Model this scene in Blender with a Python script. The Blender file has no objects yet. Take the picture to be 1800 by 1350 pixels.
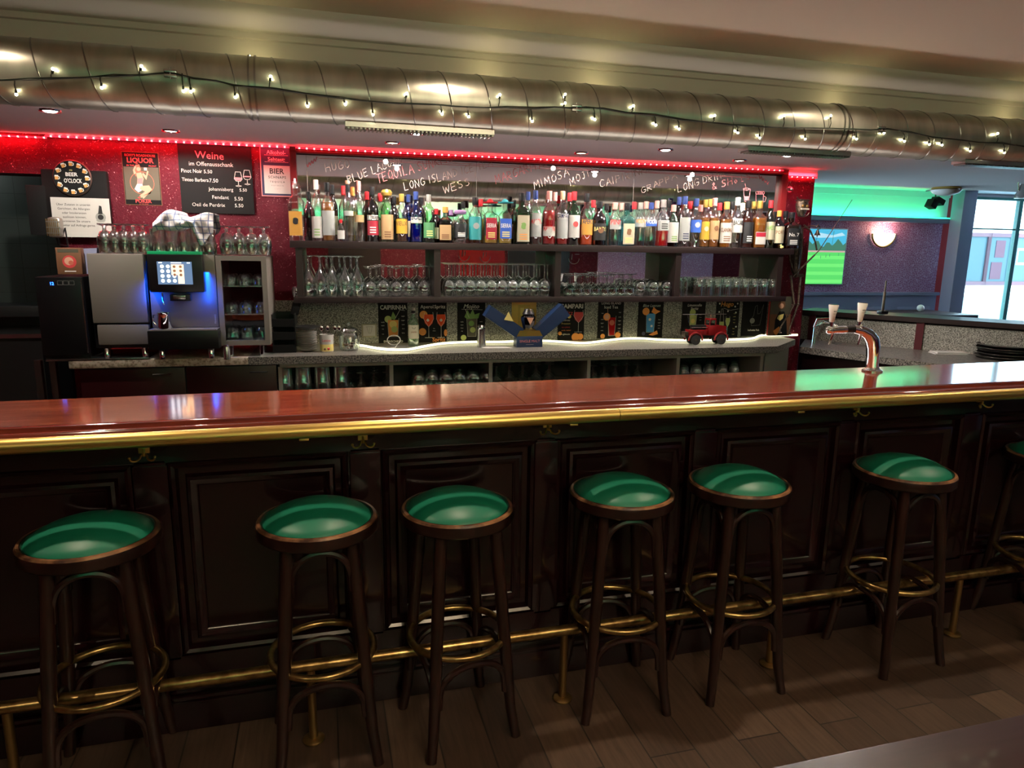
import bpy, bmesh, math, random
from mathutils import Vector, Matrix
from math import sin, cos, pi, radians, sqrt, atan2
random.seed(7)
SC = bpy.context.scene
COL = SC.collection

# ------------------------------------------------------------------ camera
FPX, YAW, PITCH, ROLL, CH = 1212.5, 0.27004, 0.19109, 0.014325, 1.6
_f = Vector((sin(YAW)*cos(PITCH), cos(YAW)*cos(PITCH), -sin(PITCH)))
_r = Vector((cos(YAW), -sin(YAW), 0)); _u = _r.cross(_f)
CR = _r*cos(ROLL) + _u*sin(ROLL); CU = -_r*sin(ROLL) + _u*cos(ROLL)
cam_d = bpy.data.cameras.new('camera'); cam = bpy.data.objects.new('camera', cam_d); COL.objects.link(cam)
cam_d.sensor_width = 36; cam_d.lens = 36*FPX/1800; cam_d.clip_start = .02
m = Matrix(((CR.x, CU.x, -_f.x, 0), (CR.y, CU.y, -_f.y, 0), (CR.z, CU.z, -_f.z, CH), (0, 0, 0, 1)))
cam.matrix_world = m
SC.camera = cam

# ------------------------------------------------------------------ look, world
SC.view_settings.view_transform = 'Standard'; SC.view_settings.look = 'None'
SC.view_settings.exposure = 1.0; SC.view_settings.gamma = 1; SC.view_settings.use_curve_mapping = False
cy = SC.cycles
cy.max_bounces = 8; cy.diffuse_bounces = 4; cy.glossy_bounces = 5; cy.transparent_max_bounces = 48
cy.transmission_bounces = 4; cy.sample_clamp_indirect = 4.0; cy.use_denoising = True
cy.caustics_reflective = False; cy.caustics_refractive = False
world = bpy.data.worlds.new('world'); SC.world = world; world.use_nodes = True
bg = world.node_tree.nodes['Background']; bg.inputs[0].default_value = (.62, .86, 1, 1); bg.inputs[1].default_value = 6.5

# ------------------------------------------------------------------ frames: the bar runs along X; the back bar is turned 1.8 degrees
A = radians(1.8)
def b2w(u, v, z): return Vector((u*cos(A)+v*sin(A), -u*sin(A)+v*cos(A), z))
def ray(px, py):
    return CR*((px-900)/FPX) + CU*((675-py)/FPX) + _f
def fY(px, py, Y):
    d = ray(px, py); t = Y/d.y; return Vector((d.x*t, Y, CH+d.z*t))
def fZ(px, py, z):
    d = ray(px, py); t = (z-CH)/d.z; return Vector((d.x*t, d.y*t, z))
def _rb(px, py):
    d = ray(px, py); return Vector((d.x*cos(A)-d.y*sin(A), d.x*sin(A)+d.y*cos(A), d.z))
def bY(px, py, V):
    d = _rb(px, py); t = V/d.y; return Vector((d.x*t, V, CH+d.z*t))
def bZ(px, py, z):
    d = _rb(px, py); t = (z-CH)/d.z; return Vector((d.x*t, d.y*t, z))

def light(kind, name, loc, energy, color=(1, 1, 1), size=.03, rot=None, sizey=None, angle=90, blend=.6, frame='B', spread=None):
    ld = bpy.data.lights.new(name, kind); ld.energy = energy; ld.color = color
    if kind == 'AREA':
        ld.size = size
        if sizey: ld.shape = 'RECTANGLE'; ld.size_y = sizey
        if spread: ld.spread = radians(spread)
    elif kind == 'SUN': ld.angle = radians(size)
    else: ld.shadow_soft_size = size
    if kind == 'SPOT': ld.spot_size = radians(angle); ld.spot_blend = blend
    o = bpy.data.objects.new(name, ld); COL.objects.link(o)
    o.location = b2w(*loc) if frame == 'B' else Vector(loc)
    if rot: o.rotation_euler = [radians(a) for a in rot]
    if frame == 'B': o.rotation_euler.z -= A
    return o

FV_ = 7.3; SOFFIT = 2.19; CEIL = 2.38; WALLV = 4.46
WARM = (1, .72, .42); WHITE = (1, .9, .78)
# ceiling spots above the stools (out of frame), soffit downlights, coloured strips
for x in (-2.5, -1.0, .48, 2.0, 3.5):
    light('SPOT', 'ceiling_spot_light', (x, 2.215, CEIL-.02), 24, (1, .78, .56), .018, angle=118, blend=.9, frame='F')
for x, y in ((-1.8, -.6), (.5, -.6), (2.8, -.6), (4.6, -.4)):
    light('SPOT', 'room_fill_light', (x, y, CEIL-.03), 20, (1, .76, .52), .03, angle=150, frame='F')  # unseen lamps behind the camera, added as general fill for the front room
DOWN = [((88, 193), 1), ((300, 229), 0), ((733, 233), 1), ((690, 250), 0), ((1022, 268), 0), ((1170, 262), 1), ((1300, 281), 0), ((1385, 272), 1)]
for (px, py), big in DOWN:
    p = bZ(px, py, SOFFIT)
    light('SPOT', 'soffit_spot_light', (p.x, p.y, SOFFIT-.03), 17 if big else 11, WHITE, .014, angle=172, blend=.25)
light('AREA', 'ceiling_fill_light', (1.0, -.9, 1.95), 62, (1, .84, .62), 1.2, (180, 0, 0), frame='F')  # added upward fill behind the camera, lightens the ceiling
light('AREA', 'soffit_fill_light', (1.1, 2.92, .98), 6, (1, .86, .80), 4.2, (188, 0, 0), .10)  # added fill hidden behind the bar counter, brightens soffit and bottles
light('POINT', 'kitchen_fill_light', (-2.5, 4.9, 2.1), 1.6, (.85, 1, .92), .05)  # faint fill added so the kitchen tiles are not too dark
# red LED strips on top of the back wall, green cove, daylight at the entrance
light('AREA', 'red_strip_light', (-.9, WALLV-.04, SOFFIT-.015), 3.2, (1, .01, .02), 1.28, (25, 0, 0), .02)
light('AREA', 'red_strip_light', (-2.1, WALLV-.04, SOFFIT-.015), 2.6, (1, .01, .02), 1.0, (25, 0, 0), .02)
light('AREA', 'red_strip_light', (3.13, WALLV-.04, SOFFIT-.03), 1.0, (1, .01, .02), .28, (25, 0, 0), .02)
light('AREA', 'red_strip_light', (1.36, WALLV-.05, SOFFIT-.012), .8, (1, .02, .03), 3.2, (0, 0, 0), .02)
light('AREA', 'green_cove_light', (5.5, FV_-.08, 2.066), 3.4, (.04, 1, .36), 3.3, (165, 0, 0), .03)
dp = light('AREA', 'daylight_portal', (8.42, 7.45, 1.17), 1, (1, 1, 1), 1.86, (-90, 0, 0), 2.34); dp.data.cycles.is_portal = True
light('SPOT', 'daylight_from_street', (12.6, 8.6, 2.1), 1500, (.70, .86, 1), .35, (86, 0, 108), angle=50)
sun = light('SUN', 'sun', (9, 9, 6), .5, (1, .95, .88), .6, (38, 12, 0))
# light of the other side of the room, seen in the mirror
light('AREA', 'green_strip_light', (1.5, -2.30, 2.12), 6.5, (.03, 1, .42), 7, (105, 0, 180), .05, frame='F')

# ------------------------------------------------------------------ materials
MATS = {}
def pmat(name, col, rough=.5, metal=0, spec=.5, coat=0, emit=None, es=0, alpha=1):
    if name in MATS: return MATS[name]
    mt = bpy.data.materials.new(name); mt.use_nodes = True
    b = mt.node_tree.nodes['Principled BSDF']
    b.inputs['Base Color'].default_value = (*col, 1); b.inputs['Roughness'].default_value = rough
    b.inputs['Metallic'].default_value = metal; b.inputs['Specular IOR Level'].default_value = spec
    b.inputs['Coat Weight'].default_value = coat; b.inputs['Coat Roughness'].default_value = .08
    if emit: b.inputs['Emission Color'].default_value = (*emit, 1); b.inputs['Emission Strength'].default_value = es
    MATS[name] = mt; return mt
def nodes(mt): return mt.node_tree.nodes, mt.node_tree.links, mt.node_tree.nodes['Principled BSDF']
def coords(mt, scale=(1, 1, 1), rot=(0, 0, 0), loc=(0, 0, 0), gen='Object'):
    n, l, b = nodes(mt); tc = n.new('ShaderNodeTexCoord'); mp = n.new('ShaderNodeMapping')
    mp.inputs['Scale'].default_value = scale; mp.inputs['Rotation'].default_value = rot; mp.inputs['Location'].default_value = loc
    l.new(tc.outputs[gen], mp.inputs[0]); return mp.outputs[0]
def noise(mt, vec, scale, detail=4, rough=.5, dist=0):
    n, l, b = nodes(mt); t = n.new('ShaderNodeTexNoise'); t.inputs['Scale'].default_value = scale
    t.inputs['Detail'].default_value = detail; t.inputs['Roughness'].default_value = rough; t.inputs['Distortion'].default_value = dist
    l.new(vec, t.inputs['Vector']); return t.outputs['Fac']
def ramp(mt, fac, stops):
    n, l, b = nodes(mt); r = n.new('ShaderNodeValToRGB'); e = r.color_ramp.elements
    for i, (p, c) in enumerate(stops):
        if i < 2: el = e[i]; el.position = p
        else: el = e.new(p)
        el.color = (*c, 1)
    l.new(fac, r.inputs[0]); return r.outputs[0]
def bump(mt, fac, strength=.2, dist=.01):
    n, l, b = nodes(mt); bp = n.new('ShaderNodeBump'); bp.inputs['Strength'].default_value = strength; bp.inputs['Distance'].default_value = dist
    l.new(fac, bp.inputs['Height']); l.new(bp.outputs[0], b.inputs['Normal'])
def setc(mt, out): n, l, b = nodes(mt); l.new(out, b.inputs['Base Color'])

def glass(name, tint=(.93, .96, .94), gl=.22, face=.75, rough=.03):
    """thin clear glass: see-through, shinier towards its edges"""
    mt = bpy.data.materials.new(name); mt.use_nodes = True; n, l = mt.node_tree.nodes, mt.node_tree.links
    n.clear(); out = n.new('ShaderNodeOutputMaterial'); mix = n.new('ShaderNodeMixShader'); t = n.new('ShaderNodeBsdfTransparent')
    g = n.new('ShaderNodeBsdfGlossy'); lw = n.new('ShaderNodeLayerWeight'); mr = n.new('ShaderNodeMapRange')
    t.inputs[0].default_value = (*tint, 1); g.inputs['Roughness'].default_value = rough; g.inputs['Color'].default_value = (.95, .97, 1, 1)
    lw.inputs[0].default_value = .35
    mr.inputs['From Min'].default_value = 0; mr.inputs['From Max'].default_value = 1; mr.inputs['To Min'].default_value = gl*.35; mr.inputs['To Max'].default_value = face
    l.new(lw.outputs['Facing'], mr.inputs[0]); l.new(mr.outputs[0], mix.inputs[0]); l.new(t.outputs[0], mix.inputs[1]); l.new(g.outputs[0], mix.inputs[2]); l.new(mix.outputs[0], out.inputs[0])
    MATS[name] = mt; return mt
GL = glass('clear_glass', gl=.42, face=.95, rough=.06); glass('pane_glass', (.93, .97, .98), .12, .3)
glass('green_glass', (.05, .30, .10), .3, .6); glass('dark_glass', (.05, .035, .03), .35, .6); glass('brown_glass', (.30, .13, .04), .3, .6)
glass('blue_glass', (.04, .12, .42), .3, .6); glass('aqua_glass', (.35, .70, .80), .3, .6); glass('smoke_glass', (.25, .25, .27), .3, .5)
glass('pale_green_glass', (.62, .80, .62), .3, .6)

pmat('mahogany', (.0085, .0018, .0026), .24, coat=.3)
pmat('black', (.006, .006, .007), .3); pmat('matt_black', (.004, .004, .0045), .8, spec=.25); pmat('chalkboard', (.006, .0055, .006), .8, spec=.25)
pmat('white', (.8, .8, .78), .5); pmat('paper', (.50, .48, .45), .6); pmat('chalk_red', (.62, .16, .17), .9); pmat('chalk_dim', (.55, .40, .36), .9); pmat('chalk', (.58, .54, .50), .9); pmat('chalk_pink', (.72, .22, .25), .9)
pmat('brass', (.74, .52, .16), .36, 1); pmat('old_brass', (.30, .19, .07), .35, .9); pmat('chrome', (.85, .86, .88), .06, 1)
pmat('steel', (.55, .55, .54), .25, 1); pmat('grey_panel', (.27, .27, .25), .45); pmat('machine_grey', (.25, .225, .20), .42, .4)
pmat('dark_brown', (.016, .008, .008), .4); pmat('mirror', (.78, .78, .77), .015, 1); pmat('red_frame', (.20, .012, .015), .3)
pmat('navy', (.010, .028, .085), .4); pmat('gold', (.75, .50, .14), .28, 1); pmat('cherry', (.22, .01, .012), .2, coat=.5)
pmat('wood_chip', (.55, .38, .15), .6); pmat('fascia', (.55, .50, .42), .6); pmat('ceiling_white', (.62, .55, .46), .85)
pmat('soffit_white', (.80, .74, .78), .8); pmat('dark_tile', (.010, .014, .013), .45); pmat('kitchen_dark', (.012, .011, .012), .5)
pmat('wainscot', (.27, .29, .43), .4); pmat('post_blue', (.26, .28, .40), .4); pmat('green_frame', (.02, .16, .14), .4)
pmat('duct_seam', (.30, .30, .28), .3, 1); pmat('cable', (.01, .015, .01), .5)
pmat('bulb', (1, .95, .7), .3, emit=(1, .93, .55), es=38); pmat('lamp_lens', (1, 1, .95), .3, emit=(1, .94, .85), es=16); pmat('lamp_dim', (1, 1, .95), .3, emit=(1, .85, .6), es=4)
pmat('red_led', (.6, 0, .01), .3, emit=(1, .015, .03), es=1.8); pmat('red_bead', (1, .4, .4), .3, emit=(1, .40, .40), es=5)
pmat('green_led', (.1, .8, .4), .3, emit=(.02, 1, .45), es=3); pmat('neon_white', (1, .98, .8), .3, emit=(1, .94, .56), es=1.25)
pmat('sconce_glow', (1, .9, .7), .3, emit=(1, .85, .6), es=3)
pmat('bone', (.45, .40, .33), .5); pmat('cup_white', (.7, .68, .66), .3)
pmat('plaid_white', (.62, .60, .62), .85)
pmat('street_white', (.82, .85, .86), .8); pmat('street_pink', (.11, .05, .065), .7); pmat('street_glass', (.045, .09, .105), .3, spec=.2); pmat('street_red', (.075, .018, .035), .6)
pmat('pavement', (.34, .50, .52), .8); pmat('bolt', (.05, .1, .1), .5)
pmat('maroon_post', (.075, .012, .018), .35); pmat('rubber', (.02, .02, .02), .6); pmat('trail_silver', (.38, .36, .33), .35, .8); pmat('iron', (.10, .075, .06), .38, .85)

def C(name, r, g, b, rough=.5, **k): return pmat(name, (r, g, b), rough, **k)
C('emerald', .005, .33, .12, .4); C('cap_black', .01, .01, .012, .3); C('cap_gold', .6, .4, .1, .3, metal=.7); C('cap_red', .55, .02, .03, .35); C('cap_white', .75, .73, .68); C('cap_pink', .62, .25, .22)
C('cap_navy', .02, .04, .16, .35); C('cap_teal', .04, .32, .38, .5); C('cap_purple', .28, .16, .34); C('cap_orange', .6, .25, .06, .35); C('cap_silver', .5, .48, .46, .3, metal=.7); C('cork', .50, .30, .18)
C('lab_cream', 0.384, 0.347, 0.248); C('lab_white', 0.422, 0.409, 0.384); C('lab_red', 0.31, 0.012, 0.031); C('lab_yellow', 0.465, 0.279, 0.025); C('lab_tan', 0.372, 0.236, 0.112); C('lab_orange', 0.465, 0.223, 0.037)
C('lab_teal', 0.019, 0.223, 0.236); C('lab_blue', .03, .10, .45); C('lab_green', 0.062, 0.205, 0.087); C('lab_black', .012, .012, .014); C('lab_pink', 0.403, 0.217, 0.198); C('lab_silver', 0.279, 0.285, 0.279)
C('liq_amber', .28, .09, .012, .15); C('liq_red', .30, .006, .008, .15); C('liq_orange', .70, .08, .02, .15); C('liq_brown', .06, .018, .008, .15); C('liq_gold', .45, .26, .04, .15)
C('ink_black', .01, .01, .01, .7); C('ink_red', .55, .05, .05, .7); C('ink_orange', .75, .28, .06, .7); C('ink_green', .16, .30, .08, .7); C('ink_blue', .05, .25, .55, .7); C('ink_yellow', .75, .62, .20, .7)
C('ink_white', .70, .68, .64, .7); C('ink_skin', .62, .33, .22, .7); C('ink_hair', .50, .12, .07, .7); C('ink_beer', .60, .30, .08, .7); C('ink_brown', .16, .07, .03, .7); C('ink_navy', .02, .025, .07, .6); C('ink_pink', .62, .20, .20, .7)
C('ink_olive', .075, .07, .045, .6); C('ink_lime', .42, .50, .16, .7)

def build_special():
    # bar top: polished red-brown mahogany with grain along the bar
    mt = pmat('bar_wood', (.25, .04, .015), .13, coat=1); v = coords(mt, (1.2, 22, 22)); f = noise(mt, v, 2.6, 8, .62, .6)
    setc(mt, ramp(mt, f, [(.32, (.12, .014, .006)), (.68, (.46, .10, .035)), (.5, (.26, .045, .016))])); bump(mt, f, .03, .002)
    n, l, b = nodes(mt)
    mt = pmat('bar_edge', (.12, .018, .01), .12, coat=.8); v = coords(mt, (1.5, 30, 30)); f = noise(mt, v, 3, 6)
    setc(mt, ramp(mt, f, [(.3, (.07, .010, .006)), (.75, (.17, .028, .014))]))
    # floor planks, running away from the camera
    mt = pmat('floor_planks', (.1, .07, .05), .42); n, l, b = nodes(mt)
    v = coords(mt, (1, 1, 1), (0, 0, radians(90)), (0, 0, 0)); br = n.new('ShaderNodeTexBrick'); l.new(v, br.inputs['Vector'])
    br.offset = .41; br.offset_frequency = 2; br.squash = 1
    br.inputs['Scale'].default_value = 1; br.inputs['Brick Width'].default_value = 1.25; br.inputs['Row Height'].default_value = .1615
    br.inputs['Mortar Size'].default_value = .0026; br.inputs['Mortar Smooth'].default_value = .1
    br.inputs['Color1'].default_value = (.050, .031, .022, 1); br.inputs['Color2'].default_value = (.100, .065, .045, 1); br.inputs['Mortar'].default_value = (.012, .008, .006, 1)
    f = noise(mt, coords(mt, (22, 1.6, 1)), 3, 8, .6, .5)
    mx = n.new('ShaderNodeMix'); mx.data_type = 'RGBA'; mx.blend_type = 'MULTIPLY'; mx.inputs[0].default_value = .75
    l.new(br.outputs['Color'], mx.inputs[6]); l.new(ramp(mt, f, [(.25, (.35, .33, .32)), (.75, (1.25, 1.2, 1.15))]), mx.inputs[7]); l.new(mx.outputs[2], b.inputs['Base Color'])
    bump(mt, br.outputs['Fac'], -.3, .002)
    # speckled granite
    for nm, a, c, e, sc in (('granite', (.02, .02, .02), (.13, .12, .11), (.32, .30, .27), 120), ('granite_light', (.20, .16, .12), (.42, .35, .28), (.50, .44, .37), 55)):
        mt = pmat(nm, c, .3); f = noise(mt, coords(mt), sc, 3, .7)
        setc(mt, ramp(mt, f, [(.40, a), (.62, e), (.50, c)]))
    mt = pmat('granite_splash', (.2, .2, .18), .45); f = noise(mt, coords(mt), 150, 3, .7); setc(mt, ramp(mt, f, [(.40, (.05, .05, .045)), (.60, (.44, .44, .40)), (.5, (.24, .24, .215))]))
    # maroon textured plaster with glitter
    mt = pmat('maroon_plaster', (.15, .006, .02), .5, spec=.25); v = coords(mt); f = noise(mt, v, 38, 6, .7, 1.2); bump(mt, f, .55, .012)
    f2 = noise(mt, v, 70, 2, .5, 2.0)
    setc(mt, ramp(mt, f2, [(.0, (.075, .001, .008)), (.685, (.10, .0015, .012)), (.71, (.75, .38, .40))]))
    # purple embossed wallpaper
    mt = pmat('purple_wallpaper', (.2, .05, .12), .35, spec=.7); n, l, b = nodes(mt); vo = n.new('ShaderNodeTexVoronoi'); vo.feature = 'DISTANCE_TO_EDGE'; vo.inputs['Scale'].default_value = 42
    l.new(coords(mt), vo.inputs['Vector']); setc(mt, ramp(mt, vo.outputs[0], [(.02, (.66, .46, .68)), (.14, (.36, .13, .28))])); bump(mt, vo.outputs[0], .4, .01)
    # galvanised duct
    mt = pmat('galvanised', (.42, .41, .37), .3, .72); f = noise(mt, coords(mt, (9, 2, 2)), 2, 3); n, l, b = nodes(mt)
    setc(mt, ramp(mt, f, [(.3, (.38, .385, .33)), (.7, (.54, .54, .46))])); mr = n.new('ShaderNodeMapRange'); mr.inputs['To Min'].default_value = .27; mr.inputs['To Max'].default_value = .40; l.new(f, mr.inputs[0]); l.new(mr.outputs[0], b.inputs['Roughness'])
    # stool: green vinyl, bentwood with wear
    mt = pmat('green_vinyl', (.005, .15, .09), .42, spec=.5); f = noise(mt, coords(mt), 420, 2); bump(mt, f, .06, .001)
    mt = pmat('bentwood', (.035, .012, .008), .28, coat=.3); f = noise(mt, coords(mt, (1, 1, .3)), 26, 6, .7)
    setc(mt, ramp(mt, f, [(.35, (.008, .003, .0025)), (.66, (.022, .007, .005)), (.82, (.07, .028, .013))]))
    mt = pmat('worn_wood', (.2, .09, .04), .28, coat=.3); f = noise(mt, coords(mt), 9, 4, .6); setc(mt, ramp(mt, f, [(.42, (.035, .012, .007)), (.66, (.30, .15, .07))]))
    mt = pmat('foot_brass', (.4, .26, .09), .28, .95); f = noise(mt, coords(mt), 30, 5); setc(mt, ramp(mt, f, [(.35, (.20, .12, .045)), (.65, (.50, .34, .13))]))
    # dark kitchen tiles
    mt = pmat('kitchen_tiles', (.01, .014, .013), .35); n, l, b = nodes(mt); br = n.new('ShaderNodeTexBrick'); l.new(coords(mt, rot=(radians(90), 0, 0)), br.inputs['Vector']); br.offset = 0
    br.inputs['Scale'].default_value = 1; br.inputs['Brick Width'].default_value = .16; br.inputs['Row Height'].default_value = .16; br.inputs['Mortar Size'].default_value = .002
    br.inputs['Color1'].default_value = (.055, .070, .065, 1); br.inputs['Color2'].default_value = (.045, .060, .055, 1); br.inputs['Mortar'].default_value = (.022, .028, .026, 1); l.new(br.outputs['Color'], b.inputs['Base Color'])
    # sculpture: burnt scrap iron
    mt = pmat('scrap_iron', (.08, .06, .05), .4, .8); f = noise(mt, coords(mt), 60, 6, .7); setc(mt, ramp(mt, f, [(.35, (.03, .02, .015)), (.65, (.20, .15, .11))])); bump(mt, f, .5, .01)
    # woven tea towel
    mt = pmat('tea_towel', (.6, .58, .6), .9); n, l, b = nodes(mt)
    wv = []
    for ax, sc in (((1, 0, 0), 18), ((0, 0, 1), 18)):
        w = n.new('ShaderNodeTexWave'); w.bands_direction = 'X' if ax[0] else 'Z'; w.inputs['Scale'].default_value = sc*.55; w.inputs['Distortion'].default_value = 1.0; l.new(coords(mt), w.inputs['Vector']); wv.append(w.outputs['Fac'])
    mxx = n.new('ShaderNodeMath'); mxx.operation = 'MAXIMUM'; l.new(wv[0], mxx.inputs[0]); l.new(wv[1], mxx.inputs[1])
    setc(mt, ramp(mt, mxx.outputs[0], [(.93, (.66, .63, .62)), (.975, (.13, .17, .30))])); bump(mt, noise(mt, coords(mt), 40, 4), .5, .01)
    mt = pmat('table_wood', (.022, .009, .010), .3, coat=.2); f = noise(mt, coords(mt, (1, 14, 1)), 4, 6); setc(mt, ramp(mt, f, [(.3, (.016, .006, .007)), (.7, (.032, .014, .015))]))
build_special()
n, l, b_ = nodes(MATS['red_led']); w_ = n.new('ShaderNodeTexWave'); w_.inputs['Scale'].default_value = 7.5; l.new(coords(MATS['red_led']), w_.inputs['Vector'])
r_ = n.new('ShaderNodeValToRGB'); r_.color_ramp.elements[0].position = .86; r_.color_ramp.elements[0].color = (1, .012, .025, 1); r_.color_ramp.elements[1].position = .95; r_.color_ramp.elements[1].color = (2.2, .7, .7, 1)
l.new(w_.outputs['Fac'], r_.inputs[0]); l.new(r_.outputs[0], b_.inputs['Emission Color'])

# ------------------------------------------------------------------ mesh building
class MB:
    def __init__(s): s.v = []; s.f = []; s.m = []; s.sm = []; s.mats = []
    def mi(s, mt):
        if mt not in s.mats: s.mats.append(mt)
        return s.mats.index(mt)
    def add(s, vs, fs, mt, smooth=False, xf=None):
        k = len(s.v); i = s.mi(mt)
        for p in vs:
            p = Vector(p)
            if xf is not None: p = xf @ p
            s.v.append(p)
        for f in fs: s.f.append([k+j for j in f]); s.m.append(i); s.sm.append(smooth)
        return s
    def box(s, x0, x1, y0, y1, z0, z1, mt, bev=0, xf=None):
        if bev <= 0:
            vs = [(x, y, z) for x in (x0, x1) for y in (y0, y1) for z in (z0, z1)]
            fs = [(0, 1, 3, 2), (4, 6, 7, 5), (0, 4, 5, 1), (2, 3, 7, 6), (0, 2, 6, 4), (1, 5, 7, 3)]
            return s.add(vs, fs, mt, False, xf)
        bm = bmesh.new(); bmesh.ops.create_cube(bm, size=1)
        for v in bm.verts: v.co = Vector(((x0+x1)/2+v.co.x*(x1-x0), (y0+y1)/2+v.co.y*(y1-y0), (z0+z1)/2+v.co.z*(z1-z0)))
        bmesh.ops.bevel(bm, geom=bm.edges[:], offset=bev, segments=2, affect='EDGES', profile=.6)
        bm.verts.ensure_lookup_table(); bm.verts.index_update()
        s.add([v.co.copy() for v in bm.verts], [[v.index for v in f.verts] for f in bm.faces], mt, True, xf); bm.free(); return s
    def lathe(s, prof, mt, n=24, xf=None, sq=0, smooth=True):
        vs = []; fs = []
        for r, z in prof:
            for i in range(n):
                t = 2*pi*i/n + (pi/n if sq else 0); c, d = cos(t), sin(t)
                if sq:
                    k = (abs(c)**sq+abs(d)**sq)**(-1/sq); c *= k; d *= k
                vs.append((r*c, r*d, z))
        for j in range(len(prof)-1):
            for i in range(n): fs.append((j*n+i, j*n+(i+1) % n, (j+1)*n+(i+1) % n, (j+1)*n+i))
        return s.add(vs, fs, mt, smooth, xf)
    def disc(s, r, z, mt, n=24, xf=None):
        return s.add([(r*cos(2*pi*i/n), r*sin(2*pi*i/n), z) for i in range(n)], [list(range(n))], mt, False, xf)
    def tube(s, pts, r, mt, n=8, closed=False, xf=None, cap=True):
        pts = [Vector(p) for p in pts]; N = len(pts); rs = r if isinstance(r, (list, tuple)) else [r]*N
        vs = []; up = None
        for i, p in enumerate(pts):
            a = pts[(i-1) % N] if (i or closed) else p; b = pts[(i+1) % N] if (i < N-1 or closed) else p
            t = (b-a).normalized()
            if up is None:
                up = Vector((0, 0, 1)) if abs(t.z) < .9 else Vector((1, 0, 0))
            up = (up - t*up.dot(t)); up = up.normalized() if up.length > 1e-6 else t.orthogonal().normalized()
            sd = t.cross(up)
            for k in range(n):
                g = 2*pi*k/n; vs.append(p + up*(cos(g)*rs[i]) + sd*(sin(g)*rs[i]))
        fs = []
        for i in range(N if closed else N-1):
            j = (i+1) % N
            for k in range(n): fs.append((i*n+k, j*n+k, j*n+(k+1) % n, i*n+(k+1) % n))
        if cap and not closed: fs.append(list(range(n))); fs.append([(N-1)*n+k for k in range(n-1, -1, -1)])
        return s.add(vs, fs, mt, True, xf)
    def prism(s, poly, d0, d1, mt, axis='y', xf=None, smooth=False):
        n = len(poly)
        mk = {'y': lambda a, b, d: (a, d, b), 'x': lambda a, b, d: (d, a, b), 'z': lambda a, b, d: (a, b, d)}[axis]
        vs = [mk(a, b, d0) for a, b in poly] + [mk(a, b, d1) for a, b in poly]
        fs = [list(range(n)), list(range(2*n-1, n-1, -1))] + [(i, n+i, n+(i+1) % n, (i+1) % n) for i in range(n)]
        return s.add(vs, fs, mt, smooth, xf)
    def sphere(s, c, r, mt, n=12, sc=(1, 1, 1), xf=None):
        prof = [(max(1e-4, r*sin(pi*j/n*1.0)), -r*cos(pi*j/n)) for j in range(n+1)]
        M = Matrix.Translation(c) @ Matrix.Diagonal((*sc, 1))
        return s.lathe(prof, mt, n+4, (xf @ M) if xf is not None else M)
    def mesh(s, name):
        me = bpy.data.meshes.new(name); me.from_pydata([tuple(p) for p in s.v], [], s.f); me.update()
        for mt in s.mats: me.materials.append(MATS[mt])
        me.polygons.foreach_set('material_index', s.m); me.polygons.foreach_set('use_smooth', s.sm)
        bm = bmesh.new(); bm.from_mesh(me); bmesh.ops.recalc_face_normals(bm, faces=bm.faces); bm.to_mesh(me); bm.free()
        try: me.set_sharp_from_angle(angle=radians(42))
        except Exception: pass
        return me

def tag(o, label=None, cat=None, group=None, kind=None):
    if label: o['label'] = label
    if cat: o['category'] = cat
    if group: o['group'] = group
    if kind: o['kind'] = kind
    return o
def place(o, loc, rz, frame):
    o.location = b2w(*loc) if frame == 'B' else Vector(loc)
    o.rotation_euler = (0, 0, rz - (A if frame == 'B' else 0))
def T(name, label, cat, loc, group=None, rz=0, frame='B'):
    o = bpy.data.objects.new(name, None); COL.objects.link(o); o.empty_display_size = .05
    place(o, loc, rz, frame); return tag(o, label, cat, group)
def part(name, mb, parent, loc=None, label=None):
    o = bpy.data.objects.new(name, mb.mesh(name) if isinstance(mb, MB) else mb); COL.objects.link(o); o.parent = parent
    if loc is not None: o.location = loc
    if label: o['label'] = label
    return o
def single(name, mb, label, cat, loc=(0, 0, 0), group=None, rz=0, frame='B', kind=None):
    o = bpy.data.objects.new(name, mb.mesh(name) if isinstance(mb, MB) else mb); COL.objects.link(o); place(o, loc, rz, frame)
    return tag(o, label, cat, group, kind)
def struct(name, mb, frame='F', loc=(0, 0, 0)):
    o = bpy.data.objects.new(name, mb.mesh(name)); COL.objects.link(o); place(o, loc, 0, frame); o['kind'] = 'structure'; return o
def dup(root, loc, rz=0, frame='B', label=None, group=None, scale=None):
    r = root.copy(); COL.objects.link(r); place(r, loc, rz, frame)
    if scale: r.scale = scale
    if label: r['label'] = label
    if group: r['group'] = group
    for ch in list(root.children):
        c = ch.copy(); COL.objects.link(c); c.parent = r
        for g in list(ch.children):
            d = g.copy(); COL.objects.link(d); d.parent = c
    return r

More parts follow.
